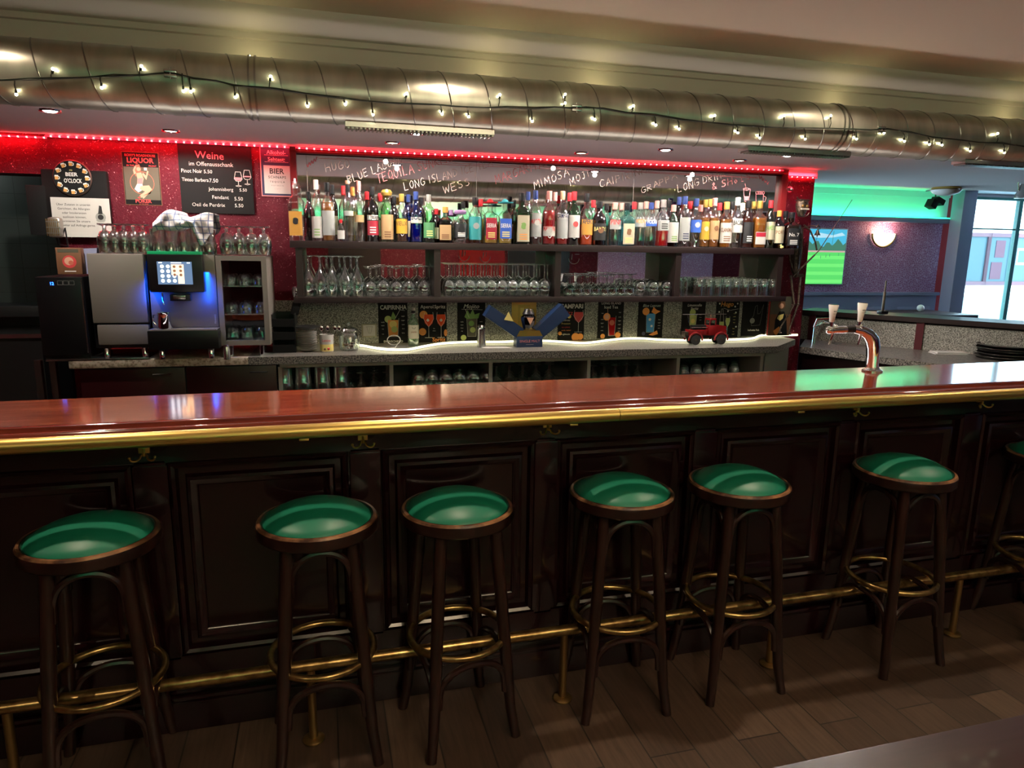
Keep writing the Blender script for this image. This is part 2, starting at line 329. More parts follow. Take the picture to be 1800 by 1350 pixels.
# ------------------------------------------------------------------ writing
_tc = {}
def text2d(s, bold=0.0, shear=0.0, space=1.0):
    """outline text as flat faces: unit cap height about .7, returned with its width"""
    k = (s, bold, shear, space)
    if k in _tc: return _tc[k]
    cu = bpy.data.curves.new('t', 'FONT'); cu.body = s; cu.size = 1; cu.offset = bold; cu.shear = shear; cu.space_character = space; cu.resolution_u = 2
    o = bpy.data.objects.new('t', cu); COL.objects.link(o); dg = bpy.context.evaluated_depsgraph_get(); dg.update()
    me = bpy.data.meshes.new_from_object(o.evaluated_get(dg))
    vs = [(v.co.x, v.co.y) for v in me.vertices]; fs = [list(p.vertices) for p in me.polygons]
    COL.objects.unlink(o); bpy.data.objects.remove(o); bpy.data.curves.remove(cu); bpy.data.meshes.remove(me)
    if not vs: vs = [(0, 0)]
    x0 = min(v[0] for v in vs); x1 = max(v[0] for v in vs); y0 = min(v[1] for v in vs)
    r = ([(x-x0, y) for x, y in vs], fs, x1-x0); _tc[k] = r; return r
SF = {'A': '0,0 .45,1 .9,0|.2,.4 .7,.4', 'B': '0,0 0,1 .6,.85 .55,.6 .05,.52 .7,.35 .6,.05 0,0', 'C': '.75,.85 .4,1 .05,.6 .1,.15 .45,0 .8,.15', 'D': '0,0 0,1 .6,.8 .75,.4 .5,.05 0,0',
      'E': '.7,1 0,1 0,0 .7,0|0,.5 .55,.55', 'G': '.75,.85 .4,1 .05,.6 .1,.15 .45,0 .8,.2 .8,.45 .45,.45', 'H': '0,0 0,1|.75,0 .75,1|0,.5 .75,.5', 'I': '.1,0 .1,1', 'J': '.1,.15 .3,0 .5,.15 .5,1|.2,1 .8,1',
      'K': '0,0 0,1|.7,1 .05,.45 .7,0', 'L': '0,1 0,0 .65,0', 'M': '0,0 .1,1 .45,.35 .8,1 .9,0', 'N': '0,0 0,1 .7,0 .75,1', 'O': '.4,1 .05,.65 .1,.2 .4,0 .75,.3 .7,.8 .4,1', 'P': '0,0 0,1 .6,.9 .6,.55 .05,.45',
      'Q': '.4,1 .05,.65 .1,.2 .4,0 .75,.3 .7,.8 .4,1|.5,.25 .85,-.1', 'R': '0,0 0,1 .6,.9 .6,.55 .05,.48 .7,0', 'S': '.65,.9 .35,1 .08,.8 .2,.55 .55,.45 .65,.2 .4,0 .05,.1', 'T': '0,1 .8,1|.4,1 .4,0',
      'U': '0,1 .05,.2 .35,0 .65,.2 .7,1', 'V': '0,1 .35,0 .7,1', 'W': '0,1 .2,0 .45,.7 .7,0 .95,1', 'X': '0,0 .7,1|0,1 .7,0', 'Y': '0,1 .35,.5|.7,1 .35,.5 .35,0', 'Z': '0,1 .7,1 0,0 .7,0',
      'h': '0,1 0,0|0,.4 .3,.6 .5,.4 .5,0', 'o': '.3,.55 .05,.3 .3,0 .55,.3 .3,.55', 't': '.25,.9 .25,0 .5,.05|0,.6 .5,.6', '&': '.8,0 .15,.75 .35,1 .5,.75 .1,.35 .2,.02 .5,.05 .75,.4', "'": '.1,1 .1,.8', ' ': ''}
class Board:
    """flat printed thing in its own x (right), z (up) plane, facing -y; units: metres"""
    def __init__(s, w, h, t, mt, bev=0, back=True):
        s.w, s.h = w, h; s.b = MB(); s.p = MB(); s.l = 0; s.t = t
        if back: s.b.box(0, w, -t, 0, 0, h, mt, bev)
    def y(s): s.l += 1; return -s.t - .0004 - .00006*s.l
    def poly(s, pts, mt, n=None):   # pts in 0..1 of w,h
        y = s.y(); s.p.add([(a*s.w, y, b*s.h) for a, b in pts], [list(range(len(pts)))], mt); return s
    def rect(s, x0, z0, x1, z1, mt): return s.poly([(x0, z0), (x1, z0), (x1, z1), (x0, z1)], mt)
    def circ(s, cx, cz, r, mt, n=20, sx=1, a0=0, a1=360):
        k = s.w/s.h
        pts = [(cx+r*sx*cos(radians(a0+(a1-a0)*i/n)), cz+r*k*sin(radians(a0+(a1-a0)*i/n))) for i in range(n + (0 if a1-a0 == 360 else 1))]
        return s.poly(pts, mt)
    def text(s, t, cx, z, hgt, mt, bold=0, align='c', maxw=None, rot=0, shear=0, space=1.0):
        vs, fs, w = text2d(t, bold, shear, space); k = hgt*s.h/.7
        if maxw and w*k > maxw*s.w: kx = maxw*s.w/w
        else: kx = k
        y = s.y(); ox = cx*s.w - (w*kx/2 if align == 'c' else (w*kx if align == 'r' else 0)); c, d = cos(rot), sin(rot)
        s.p.add([(ox+x*kx*c-b*k*d, y, z*s.h+x*kx*d+b*k*c) for x, b in vs], fs, mt); return s
    def line(s, pts, wd, mt):
        y = s.y(); P = [(a*s.w, b*s.h) for a, b in pts]
        for (x0, z0), (x1, z1) in zip(P, P[1:]):
            L = math.hypot(x1-x0, z1-z0) or 1e-6; nx, nz = -(z1-z0)/L*wd/2, (x1-x0)/L*wd/2; ex, ez = (x1-x0)/L*wd*.3, (z1-z0)/L*wd*.3
            s.p.add([(x0-ex+nx, y, z0-ez+nz), (x1+ex+nx, y, z1+ez+nz), (x1+ex-nx, y, z1+ez-nz), (x0-ex-nx, y, z0-ez-nz)], [(0, 1, 2, 3)], mt)
        return s
    def make(s, name, label, cat, loc, rz=0, frame='B', group=None, pname='print'):
        t = T(name, label, cat, loc, group, rz, frame); part('panel', s.b, t)
        if s.p.v: part(pname, s.p, t)
        return t
def strokes(txt, P0, P1, hgt, wob=.0):
    """hand lettering between two points of a plane (x,z), returns polylines"""
    out = []; adv = 0; gl = []
    for ch in txt:
        gl.append((ch, adv)); adv += (.55 if ch in ' I' else 1.12 if ch in 'MW' else .98)*.86
    L = math.hypot(P1[0]-P0[0], P1[1]-P0[1]); k = L/adv; dx, dz = (P1[0]-P0[0])/L, (P1[1]-P0[1])/L
    for ch, a in gl:
        j = random.uniform(-.06, .06)
        for pl in SF.get(ch, '').split('|'):
            if not pl: continue
            q = []
            for p in pl.split():
                x, z = [float(c) for c in p.split(',')]; x = (a + x*.78)*k; z = (z+j)*hgt
                q.append((P0[0]+x*dx-z*dz*.6, P0[1]+x*dz+z*dx))
            out.append(q)
    return out

# ================================================================== SETTING
XL, XR, YB = -3.4, 9.9, -2.4
b = MB(); b.box(XL, XR, YB, 7.6, -.05, 0, 'floor_planks'); struct('floor', b)
b = MB(); b.box(XL, XR, YB, 2.62, CEIL, CEIL+.1, 'ceiling_white'); struct('ceiling', b)
# lowered soffit behind the duct with its fascia
b = MB(); b.box(XL, XR, 2.70, 5.08, SOFFIT, SOFFIT+.35, 'soffit_white'); struct('ceiling_soffit', b)
b = MB(); b.box(XL, XR, 5.09, 7.7, CEIL, CEIL+.1, 'soffit_white'); struct('ceiling_far', b)
b = MB()
prof = [(2.68, 2.20), (2.68, 2.292), (2.672, 2.296), (2.672, 2.315), (2.655, 2.32), (2.64, 2.335), (2.628, 2.338), (2.615, 2.352), (2.60, 2.358), (2.59, 2.372), (2.59, 2.40), (2.699, 2.40), (2.699, 2.185), (2.68, 2.185)]
b.prism(prof, XL, XR, 'fascia', 'x'); struct('trim_1', b)
# back wall (maroon) with the kitchen opening on its left
b = MB(); b.box(-1.55, 3.285, WALLV, WALLV+.30, 0, SOFFIT+.02, 'maroon_plaster'); struct('wall_back', b, 'B')
b = MB(); b.box(-3.5, -1.55, WALLV+.0, WALLV+.18, 1.978, SOFFIT+.02, 'maroon_plaster'); struct('wall_back_header', b, 'B')
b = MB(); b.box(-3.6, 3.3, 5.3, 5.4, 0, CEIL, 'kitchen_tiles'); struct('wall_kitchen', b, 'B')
b = MB(); b.box(-3.5, -3.4, YB, 5.6, 0, 2.5, 'maroon_plaster'); struct('wall_left', b)
b = MB(); b.box(XR, XR+.1, YB, 6.9, 0, 2.5, 'wainscot'); struct('wall_right', b)
b = MB(); b.box(XL, XR, YB-.1, YB, 0, 2.5, 'maroon_plaster'); b.box(XL, XR, YB, YB+.02, 2.02, 2.36, 'white'); struct('wall_front', b)
# far wall with TV, wainscot, cove
FV = 7.3; KF = FV/5.5; DX0, DX1, DZ = 5.64*KF, 9.35, 2.34
def kz(z): return CH+(z-CH)*KF
b = MB(); b.box(3.6, 7.26, FV, FV+.12, 0, CEIL+.02, 'purple_wallpaper'); b.box(7.26, DX0, FV, FV+.12, 0, CEIL+.02, 'ink_red')
b.box(DX0, 10.1, FV, FV+.12, DZ, CEIL+.02, 'soffit_white'); b.box(DX1, 10.1, FV, FV+.12, 0, DZ, 'wainscot')
b.box(3.6, 7.29, FV-.012, FV, 2.05, CEIL, 'soffit_white'); b.box(3.6, 7.29, FV-.03, FV, 2.31, CEIL, 'soffit_white'); struct('wall_far', b, 'B')
b = MB(); b.box(3.6, 7.27, FV-.13, FV, 2.0, 2.03, 'wainscot', .005); b.box(3.6, 7.27, FV-.13, FV-.12, 2.03, 2.055, 'wainscot'); struct('trim_2', b, 'B')
b = MB(); b.box(3.6, 7.27, FV-.03, FV, 0, 1.125, 'wainscot'); b.box(3.6, 7.29, FV-.06, FV, 1.12, 1.16, 'wainscot', .008)
for k in range(6):
    x = 3.8+k*.58; b.box(x, x+.48, FV-.045, FV-.03, .2, .98, 'wainscot', .006); b.box(x+.04, x+.44, FV-.054, FV-.04, .24, .94, 'wainscot', .006)
struct('trim_3', b, 'B')
b = MB(); b.tube([(3.7, FV-.112, 2.06), (7.24, FV-.112, 2.06)], .007, 'green_led', 6); single('cove_light_strip', b, 'green light strip running along the cove above the purple wallpaper', 'light strip', frame='B')
# dark timber post and the glazed door with the bright street behind
b = MB(); b.box(7.22, 7.41, FV-.30, FV-.13, 0, CEIL, 'post_blue', .006); struct('trim_4', b, 'B')
d = T('door_1', None, None, (DX0, FV, 0)); d['kind'] = 'structure'
b = MB(); b.box(0, .045, -.03, .05, 0, DZ, 'green_frame'); b.box(0, DX1-DX0, -.03, .05, DZ-.03, DZ, 'green_frame'); b.box(DX1-DX0-.05, DX1-DX0, -.03, .05, 0, DZ, 'green_frame'); b.box(.90, .96, -.01, .04, 0, DZ-.03, 'green_frame'); b.box(.045, DX1-DX0, 0, .03, 1.945, 1.962, 'green_frame'); part('door_frame', b, d)
b = MB(); b.box(.045, .90, .005, .011, .02, DZ-.03, 'pane_glass'); part('glass_pane', b, d)
b = MB(); b.box(.02, .12, -.06, -.03, 1.27, 1.37, 'steel', .004); b.box(.10, .135, -.09, -.06, 1.18, 1.43, 'post_blue', .004); part('door_handle', b, d)
# street outside
b = MB(); b.box(0, 30, 7.45, 22, -.12, -.02, 'pavement'); b.box(0, 30, 9.8, 12, -.02, .02, 'pavement'); struct('ground_street', b, 'B')
bl = T('building', 'white building across the street with pink framed shop windows', 'building', (12, 12, 0))
b = MB(); b.box(-4, 9, 0, 3, -.1, 5.5, 'street_white'); part('wall', b, bl)
b = MB(); b.box(-4, 9, -.06, 0, -.1, .80, 'pavement'); part('plinth', b, bl)
for k in range(5):
    x = .52+k*.62; w = MB()
    w.box(x-.06, x+.62, -.05, 0, 1.02, 1.10, 'street_pink'); w.box(x-.06, x+.62, -.05, 0, 2.02, 2.10, 'street_pink'); w.box(x-.06, x+.02, -.05, 0, 1.02, 2.1, 'street_pink'); w.box(x+.56, x+.64, -.05, 0, 1.02, 2.1, 'street_pink')
    q = part('window', w, bl); g = MB(); g.box(x+.02, x+.56, -.02, -.005, 1.1, 2.02, 'street_glass')
    if k == 1: g.box(x+.12, x+.40, -.03, -.02, 1.15, 1.5, 'street_red'); g.box(x+.18, x+.42, -.03, -.02, 1.6, 1.95, 'street_red')
    if k == 2: g.box(x+.14, x+.50, -.03, -.02, 1.45, 1.8, 'street_white'); g.box(x+.17, x+.47, -.035, -.03, 1.5, 1.75, 'street_glass')
    part('pane', g, q)
for k in range(6):
    p = bZ(1725+k*13, 535+k*2.2, .0); b = MB(); b.lathe([(.05, 0), (.05, .5), (.03, .56), (.001, .57)], 'bolt', 10)
    single('bollard', b, 'small dark bollard in the row out on the bright street', 'bollard', (10+k*.5, 9.2, 0), 'bollards on the street')

# other side of the room, seen only in the mirror
def framed(name, label, cat, x0, x1, z0, z1, mt, y=YB+.02):
    b = MB(); b.box(0, x1-x0, 0, .03, 0, z1-z0, mt); t = T(name, label, cat, (x0, y, z0), frame='F'); part('panel', b, t); return t
for x0, x1, mt in ((-3.2, -1.9, 'dark_brown'), (-.3, .5, 'dark_brown'), (2.55, 3.6, 'dark_brown')):
    b = MB(); b.box(x0, x1, YB, YB+.03, 0, 2.0, mt); struct('trim_%d' % (5+int(x0+3.3)), b)
b = MB(); b.box(1.75, 2.5, YB, YB+.035, 0, 2.0, 'cherry'); struct('door_2', b)
b = MB(); b.box(4.1, 6.2, YB, YB+.03, 1.0, 2.0, 'purple_wallpaper'); struct('wall_front_panel', b)

# ================================================================== BAR COUNTER
PX = [(-1.10, -.632), (-.440, .022), (.222, .680), (.850, 1.318), (1.505, 1.983), (2.151, 2.622), (2.812, 3.28), (3.47, 3.94), (-1.76, -1.29)]
bf = T('bar_counter', 'dark mahogany panelled bar counter behind the stools', 'bar counter', (0, .018, 0), frame='F')
b = MB(); b.box(-2.3, 4.6, 2.29, 2.46, 0, 1.05, 'mahogany'); part('carcass', b, bf)
b = MB(); b.box(-2.3, 4.6, 2.245, 2.29, 0, .105, 'mahogany', .004); b.box(-2.3, 4.6, 2.252, 2.29, .105, .122, 'mahogany', .006); part('plinth', b, bf)
b = MB()
b.box(-2.3, 4.6, 2.268, 2.29, .93, 1.055, 'mahogany', .003); b.box(-2.3, 4.6, 2.268, 2.29, .12, .262, 'mahogany', .003)
xs = sorted(PX); edges = [-2.3] + [e for p in xs for e in (p[0]-.05, p[1]+.05)] + [4.6]
for k in range(0, len(edges), 2): b.box(edges[k], edges[k+1], 2.268, 2.29, .25, .94, 'mahogany', .003); c = (edges[k]+edges[k+1])/2; b.box(c-.05, c+.05, 2.262, 2.27, .27, .925, 'mahogany', .003)
part('face_frame', b, bf)
def ring(mb, x0, x1, z0, z1, prof, mt):
    # moulding: profile of (inset, y) swept round a rectangle
    n = len(prof); vs = []
    for ins, y in prof: vs += [(x0+ins, y, z0+ins), (x1-ins, y, z0+ins), (x1-ins, y, z1-ins), (x0+ins, y, z1-ins)]
    fs = [(j*4+i, j*4+(i+1) % 4, (j+1)*4+(i+1) % 4, (j+1)*4+i) for j in range(n-1) for i in range(4)]
    fs.append([(n-1)*4+i for i in range(4)]); mb.add(vs, fs, mt, False)
for x0, x1 in PX:
    b = MB(); ring(b, x0-.045, x1+.045, .268, .932, [(0, 2.289), (.002, 2.262), (.010, 2.256), (.020, 2.262), (.026, 2.283), (.045, 2.284), (.052, 2.268), (.062, 2.264), (.078, 2.272), (.084, 2.279)], 'mahogany'); part('panel', b, bf)
# bar top, in two lengths with a joint
bt = T('bar_worktop', 'polished red mahogany bar worktop with moulded front edge', 'worktop', (0, 0, 0), frame='F')
edge = [(2.152, 1.099), (2.146, 1.1005), (2.139, 1.098), (2.135, 1.090), (2.130, 1.085), (2.125, 1.087), (2.117, 1.0895), (2.107, 1.086), (2.100, 1.077), (2.098, 1.066), (2.103, 1.055), (2.115, 1.048), (2.130, 1.045), (2.2, 1.045), (2.30, 1.049), (2.30, 1.061), (2.152, 1.061)]
jx = fY(925, 708, 2.15).x
for x0, x1 in ((-2.4, jx-.0012), (jx+.0012, 4.7)):
    b = MB(); vs = []
    yb = lambda x: 2.515 + max(0, x+1)*.014
    vs = [(x0, 2.152, 1.061), (x1, 2.152, 1.061), (x1, yb(x1), 1.060), (x0, yb(x0), 1.060), (x0, 2.152, 1.100), (x1, 2.152, 1.100), (x1, yb(x1), 1.100), (x0, yb(x0), 1.100)]
    b.add(vs, [(0, 3, 2, 1), (4, 5, 6, 7), (0, 1, 5, 4), (2, 3, 7, 6), (1, 2, 6, 5), (3, 0, 4, 7)], 'bar_wood'); part('top_board', b, bt)
b = MB(); b.prism(edge, -2.4, 4.7, 'bar_edge', 'x', smooth=True); part('edge_moulding', b, bt)
# brass arm rail, in two lengths
ar = T('arm_rail', 'thick brass rail running along the front edge of the bar top', 'rail', (0, 0, 0), frame='F')
sx = fY(1086, 730, 2.05).x
for x0, x1 in ((-2.4, sx-.001), (sx+.001, 4.7)):
    b = MB(); b.tube([(x0, 2.05, 1.071), (x1, 2.05, 1.071)], .0215, 'brass', 28); part('tube', b, ar)
for px, py in ((535, 771), (1003, 744), (1398, 722)):
    p = fY(px, py, 2.09); b = MB(); b.box(p.x-.014, p.x+.014, 2.055, 2.12, 1.040, 1.0465, 'brass', .002); part('bracket', b, ar)
# foot rail
fr = T('foot_rail', 'brass foot rail on round floor posts in front of the bar', 'rail', (0, 0, 0), frame='F')
FRZ = .273
b = MB(); b.tube([(-2.4, 2.115, FRZ), (4.7, 2.115, FRZ)], .019, 'foot_brass', 20); part('tube', b, fr)
for x in (-.93, -.078, .792, 1.66, 2.572, 3.45):
    b = MB(); b.lathe([(.001, .003), (.036, .003), (.036, .007), (.030, .012), (.014, .014), (.0135, FRZ-.02), (.016, FRZ-.012), (.001, FRZ-.01)], 'old_brass', 20, Matrix.Translation((x, 2.115, 0))); part('post', b, fr)
# coat hooks under the rail
for k, (px, py) in enumerate(((253, 798), (638, 775), (963, 753), (1507, 722), (1725, 708))):
    p = fY(px, py, 2.258); b = MB()
    b.box(-.016, .016, -.004, .006, -.002, .016, 'brass', .002); b.tube([(0, -.006, .012), (0, -.012, 0), (0, -.008, -.008)], .005, 'brass', 6)
    part_pts = []
    hk = T('coat_hook', None, 'hook', (p.x, 2.264, p.z+.003), 'double coat hooks under the bar rail', frame='F')
    hk['label'] = 'brass double coat hook, ' + ('leftmost, above the gap after the leftmost stool', 'above the gap between second and third stools', 'above the gap left of the fourth stool', 'left of the sixth stool from the left', 'rightmost, beside the frame edge')[k]
    part('back_plate', b, hk)
    for s in (-1, 1):
        h = MB(); pts = [(s*.004, -.006, -.004)] + [(s*(.022-.013*cos(t)), -.010-.02*sin(t*.5), -.010-.010*sin(t)) for t in [pi*i/6 for i in range(7)]] ; h.tube(pts, .0032, 'brass', 6); h.sphere((pts[-1][0], pts[-1][1], pts[-1][2]+.002), .0048, 'brass', 6); part('hook', h, hk)

# ================================================================== STOOLS
def leg_mesh(k):
    a = pi/4 + k*pi/2; pts = []; rs = []
    for z, r, th in ((.745, .128, .019), (.66, .137, .0205), (.50, .153, .0205), (.34, .168, .020), (.20, .181, .019), (.10, .192, .0178), (.04, .203, .017), (.0, .212, .0165)):
        pts.append((r*cos(a), r*sin(a), z)); rs.append(th)
    m = MB(); m.tube(pts, rs, 'bentwood', 12); m.disc(.012, .001, 'old_brass', 10, Matrix.Translation((.212*cos(a), .212*sin(a), 0))); return m.mesh('leg')
def lr(z): # leg radius from the axis at height z
    T_ = ((.745, .128), (.66, .137), (.50, .153), (.34, .168), (.20, .181), (.10, .192), (.0, .212))
    for (a, ra), (c, rc) in zip(T_, T_[1:]):
        if z >= c: return ra + (rc-ra)*(a-z)/(a-c)
    return .21
def arch_mesh(k, zlo, zhi, flare):
    a0 = pi/4 + k*pi/2; a1 = a0+pi/2; m = MB(); pts = []
    p0 = Vector((cos(a0), sin(a0), 0)); p1 = Vector((cos(a1), sin(a1), 0))
    N = 18
    for i in range(N+1):
        t = pi*i/N; c = (1-cos(t))/2; zz = zlo + (zhi-zlo)*(sin(t)**.62 if 0 < i < N else 0); R_ = lr(zz)
        A_ = p0*R_; B_ = p1*R_; c2 = .06 + .88*c
        q = A_.lerp(B_, c2); q = q*(1+flare*sin(t)); q.z = zz; pts.append(q)
    m.tube(pts, .0112, 'bentwood', 8); return m.mesh('brace')
legs_m = [leg_mesh(k) for k in range(4)]; up_m = [arch_mesh(k, .575, .705, .12) for k in range(4)]; lo_m = [arch_mesh(k, .165, .292, .10) for k in range(4)]
b = MB(); b.lathe([(.001, .826), (.03, .8255), (.06, .8225), (.09, .816), (.12, .805), (.145, .792), (.158, .781), (.163, .770)], 'green_vinyl', 56); b.disc(.163, .770, 'green_vinyl', 40); cush_m = b.mesh('seat_cushion')
b = MB(); b.lathe([(.160, .772), (.165, .779)], 'green_vinyl', 56); b.lathe([(.163, .742), (.163, .777), (.169, .780)], 'bentwood', 56); b.lathe([(.169, .780), (.177, .779), (.181, .773)], 'worn_wood', 56)
b.lathe([(.181, .773), (.183, .765), (.182, .742), (.176, .736), (.12, .736), (.12, .768)], 'bentwood', 56); rim_m = b.mesh('seat_rim')
b = MB(); N = 48; R0 = .160; b.tube([(R0*cos(2*pi*i/N), R0*sin(2*pi*i/N), .335) for i in range(N)], .0112, 'foot_brass', 10, True); ring_m = b.mesh('foot_ring')
STOOLS = [(-.663, 2.108, .12, 'leftmost', 1), (-.036, 2.095, .05, 'second from left', 1), (.401, 2.09, .19, 'third from left, lacking upper arches', 0),
          (.985, 2.105, -.08, 'fourth from left', 1), (1.447, 2.10, .0, 'fifth from left', 1), (2.172, 2.085, .07, 'sixth from left', 1), (2.99, 2.11, -.1, 'cut off at right edge', 1)]
for x, y, rz, which, arches in STOOLS:
    t = T('bar_stool', 'dark bentwood bar stool with green vinyl seat, ' + which, 'bar stool', (x, y, 0), 'green bar stools along the bar', rz, 'F'); t.scale = (1, 1, 1.010)
    part('seat_cushion', cush_m, t, label='green vinyl cushion'); part('seat_rim', rim_m, t); part('foot_ring', ring_m, t, label='worn brass coloured ring')
    for k in range(4):
        part('leg', legs_m[k], t)
        if arches: part('brace', up_m[k], t)
        part('brace', lo_m[k], t)
# table in the foreground
tb = T('dining_table', 'dark brown table top cutting across the lower right corner', 'table', (1.4, .545, 0), frame='F')
b = MB(); b.box(-1.0, 1.0, -.32, .32, .72, .75, 'table_wood', .003); part('tabletop', b, tb)
for sx_ in (-.92, .92):
    for sy_ in (-.27, .27):
        b = MB(); b.box(sx_-.025, sx_+.025, sy_-.025, sy_+.025, 0, .72, 'table_wood'); part('leg', b, tb)

# ================================================================== DUCT, STRING LIGHTS, DOWNLIGHTS
DY, DZc, DR = 2.56, 2.113, .0966


def on_duct(px, py, off=.0):
    d = ray(px, py); r = DR+off; a = d.y**2+d.z**2; bb = 2*(-DY*d.y + (CH-DZc)*d.z); c = DY**2+(CH-DZc)**2-r*r
    D = bb*bb-4*a*c; t = (-bb-sqrt(max(D, 0)))/(2*a); return Vector((d.x*t, d.y*t, CH+d.z*t))
dt = T('ventilation_duct', 'round galvanised spiral duct hanging under the ceiling along the bar', 'air duct', (0, 0, 0), frame='F')
b = MB(); RX = Matrix.Rotation(pi/2, 4, 'Y'); b.lathe([(DR, -2.6), (DR, 5.2)], 'galvanised', 64, Matrix.Translation((0, DY, DZc)) @ RX); part('pipe', b, dt)
b = MB(); n = int(7.8/.137*24); b.tube([(-2.6+.137*i/24, DY-(DR+.0006)*sin(2*pi*i/24), DZc+(DR+.0006)*cos(2*pi*i/24)) for i in range(n)], .0024, 'duct_seam', 5); part('spiral_seam', b, dt)
def band(px, py, w, mt, off=.002, nm='collar'):
    x = on_duct(px, py).x; b = MB(); b.lathe([(DR, x-w/2), (DR+off, x-w/2), (DR+off, x+w/2), (DR, x+w/2)], mt, 48, Matrix.Translation((0, DY, DZc)) @ RX); return part(nm, b, dt)
for px, py in ((436, 130), (447, 130), (1484, 225), (1492, 225)): band(px, py, .006, 'duct_seam', .004)
for px, py in ((300, 130), (1013, 190), (1548, 228)):
    band(px, py, .032, 'galvanised', .0025, 'strap')
    p = on_duct(px, py, .006); b = MB(); b.box(p.x-.018, p.x+.018, p.y-.010, p.y+.004, p.z-.012, p.z-.002, 'steel', .002); b.box(p.x-.018, p.x+.018, p.y-.010, p.y+.004, p.z+.002, p.z+.012, 'steel', .002); b.tube([(p.x, p.y-.006, p.z-.016), (p.x, p.y-.006, p.z+.018)], .003, 'steel', 6); part('clamp', b, dt)
# ventilation grilles on the underside
for x0, x1 in ((-1.6, -.95), (.10, .62), (1.66, 2.15), (2.75, 3.3)):
    b = MB(); zb = DZc-DR
    b.box(x0, x1, DY-.035, DY+.035, zb-.010, zb+.012, 'steel'); 
    for k in range(int((x1-x0)/.014)): b.box(x0+.008+k*.014, x0+.014+k*.014, DY-.030, DY+.030, zb-.016, zb-.010, 'duct_seam')
    part('grille', b, dt)
# string lights
cab = [(-40, 141), (0, 141), (50, 140), (100, 138), (150, 136), (200, 134), (250, 131), (290, 128), (305, 129), (340, 137), (380, 142), (410, 149), (440, 153), (480, 156), (540, 165), (600, 173), (650, 178), (700, 182), (770, 184), (800, 187), (850, 189), (890, 189), (940, 191), (975, 188), (1005, 190), (1030, 188), (1060, 191), (1100, 198), (1150, 203), (1200, 211), (1250, 215), (1290, 220), (1340, 223), (1380, 224), (1430, 225), (1480, 226), (1530, 228), (1560, 226), (1600, 233), (1640, 241), (1680, 245), (1720, 250), (1760, 252), (1800, 257), (1860, 262)]
bul = [(92, 127), (28, 160), (247, 122), (178, 148), (322, 154), (335, 155), (413, 165), (475, 140), (540, 181), (605, 178), (655, 196), (714, 170), (776, 195), (823, 200), (878, 172), (935, 208), (993, 171), (991, 186), (1045, 205), (1112, 191), (1152, 215), (1193, 222), (1255, 208), (1296, 229), (1335, 238), (1378, 208), (1415, 240), (1460, 208), (1505, 240), (1552, 230), (1589, 244), (1633, 250), (1655, 251), (1705, 262), (1753, 239), (1765, 265)]
sl = T('string_lights', 'dark cable of small warm fairy lights taped along the duct', 'string lights', (0, 0, 0), frame='F')
P = [on_duct(x, y, .006+random.random()*.003) for x, y in cab]
b = MB(); b.tube(P, .0026, 'cable', 6)
b.tube([(p+Vector((0, -.003, random.uniform(-.004, .005)))) for p in P], .0015, 'cable', 5); part('cable', b, sl)
for x, y in bul:
    q = on_duct(x, y, .009); yc = min(((abs(x-cx), cy_) for cx, cy_ in cab))[1]; q0 = on_duct(x-2, yc, .006)
    b = MB(); b.tube([q0, q0.lerp(q, .5)+Vector((0, -.006, 0)), q], .0018, 'cable', 5); d = (q-q0).normalized(); 
    b.tube([q-d*.004, q+d*.006], .0036, 'cable', 6); s_ = part('socket', b, sl)
    c = MB(); c.sphere(q+d*.010, .0042, 'bulb', 6); part('bulb', c, s_)
for x in (-.2, .62, 1.05, 2.15, 3.1):     # extra bulbs added out of sight on top of the duct to light the cornice
    q = Vector((x, DY+.035, DZc+DR-.002)); b = MB(); b.tube([q+Vector((-.02, 0, -.004)), q], .002, 'cable', 5); s_ = part('socket', b, sl); c = MB(); c.sphere(q+Vector((.008, 0, .002)), .0045, 'bulb', 6); part('bulb', c, s_)
    light('POINT', 'cornice_fill_light', tuple(q+Vector((.008, 0, .01))), .09, (1, .86, .40), .01, frame='F')
# downlights in the soffit
names = ('leftmost and brightest by the duct', 'above the wine chalkboard', 'brightest, beside the duct near the mirror start', 'small, behind the bright one near the mirror start', 'above the middle of the mirror', 'half hidden under the duct, middle', 'small, above the right end of the mirror', 'beside the duct above the right end of the mirror')
for k, ((px, py), big) in enumerate(DOWN):
    p = bZ(px, py, SOFFIT); t = T('downlight', 'recessed soffit downlight, ' + names[k], 'downlight', (p.x, p.y, SOFFIT), 'downlights in the soffit')
    b = MB(); b.lathe([(.046, -.001), (.045, -.007), (.034, -.008), (.031, -.002)], 'chrome', 24); part('trim_ring', b, t)
    b = MB(); b.lathe([(.031, -.004), (.02, -.010 if big else -.005), (.001, -.012 if big else -.005)], 'lamp_lens' if big else 'lamp_dim', 20); part('lens', b, t)
# red LED strip with beads
ls = T('led_strip', 'red glowing LED strip along the top of the back wall', 'light strip', (0, 0, 0))
def led(u0, u1, v, z):
    b = MB(); b.box(u0, u1, v-.010, v, z-.003, z+.004, 'red_led'); part('strip', b, ls)
led(-3.3, -1.56, WALLV-.002, SOFFIT-.02); led(-1.56, -.24, WALLV-.025, SOFFIT-.014); led(-.24, 2.985, WALLV-.055, SOFFIT-.020); led(2.995, 3.28, WALLV-.02, SOFFIT-.055)
b = MB(); b.box(-1.56, 3.285, WALLV-.022, WALLV, SOFFIT-.008, SOFFIT+.001, 'soffit_white'); b.box(2.99, 3.29, WALLV-.018, WALLV, SOFFIT-.045, SOFFIT, 'soffit_white'); struct('trim_20', b, 'B')

# ================================================================== BACK BAR
CZ = 1.008                       # counter top height
VF = 3.95                        # counter front edge
SF_V = 4.20                      # shelf front edge
ZS1 = bY(900, 429, SF_V).z; ZS2 = bY(900, 522, SF_V).z
def uB(px, py, v): return bY(px, py, v).x
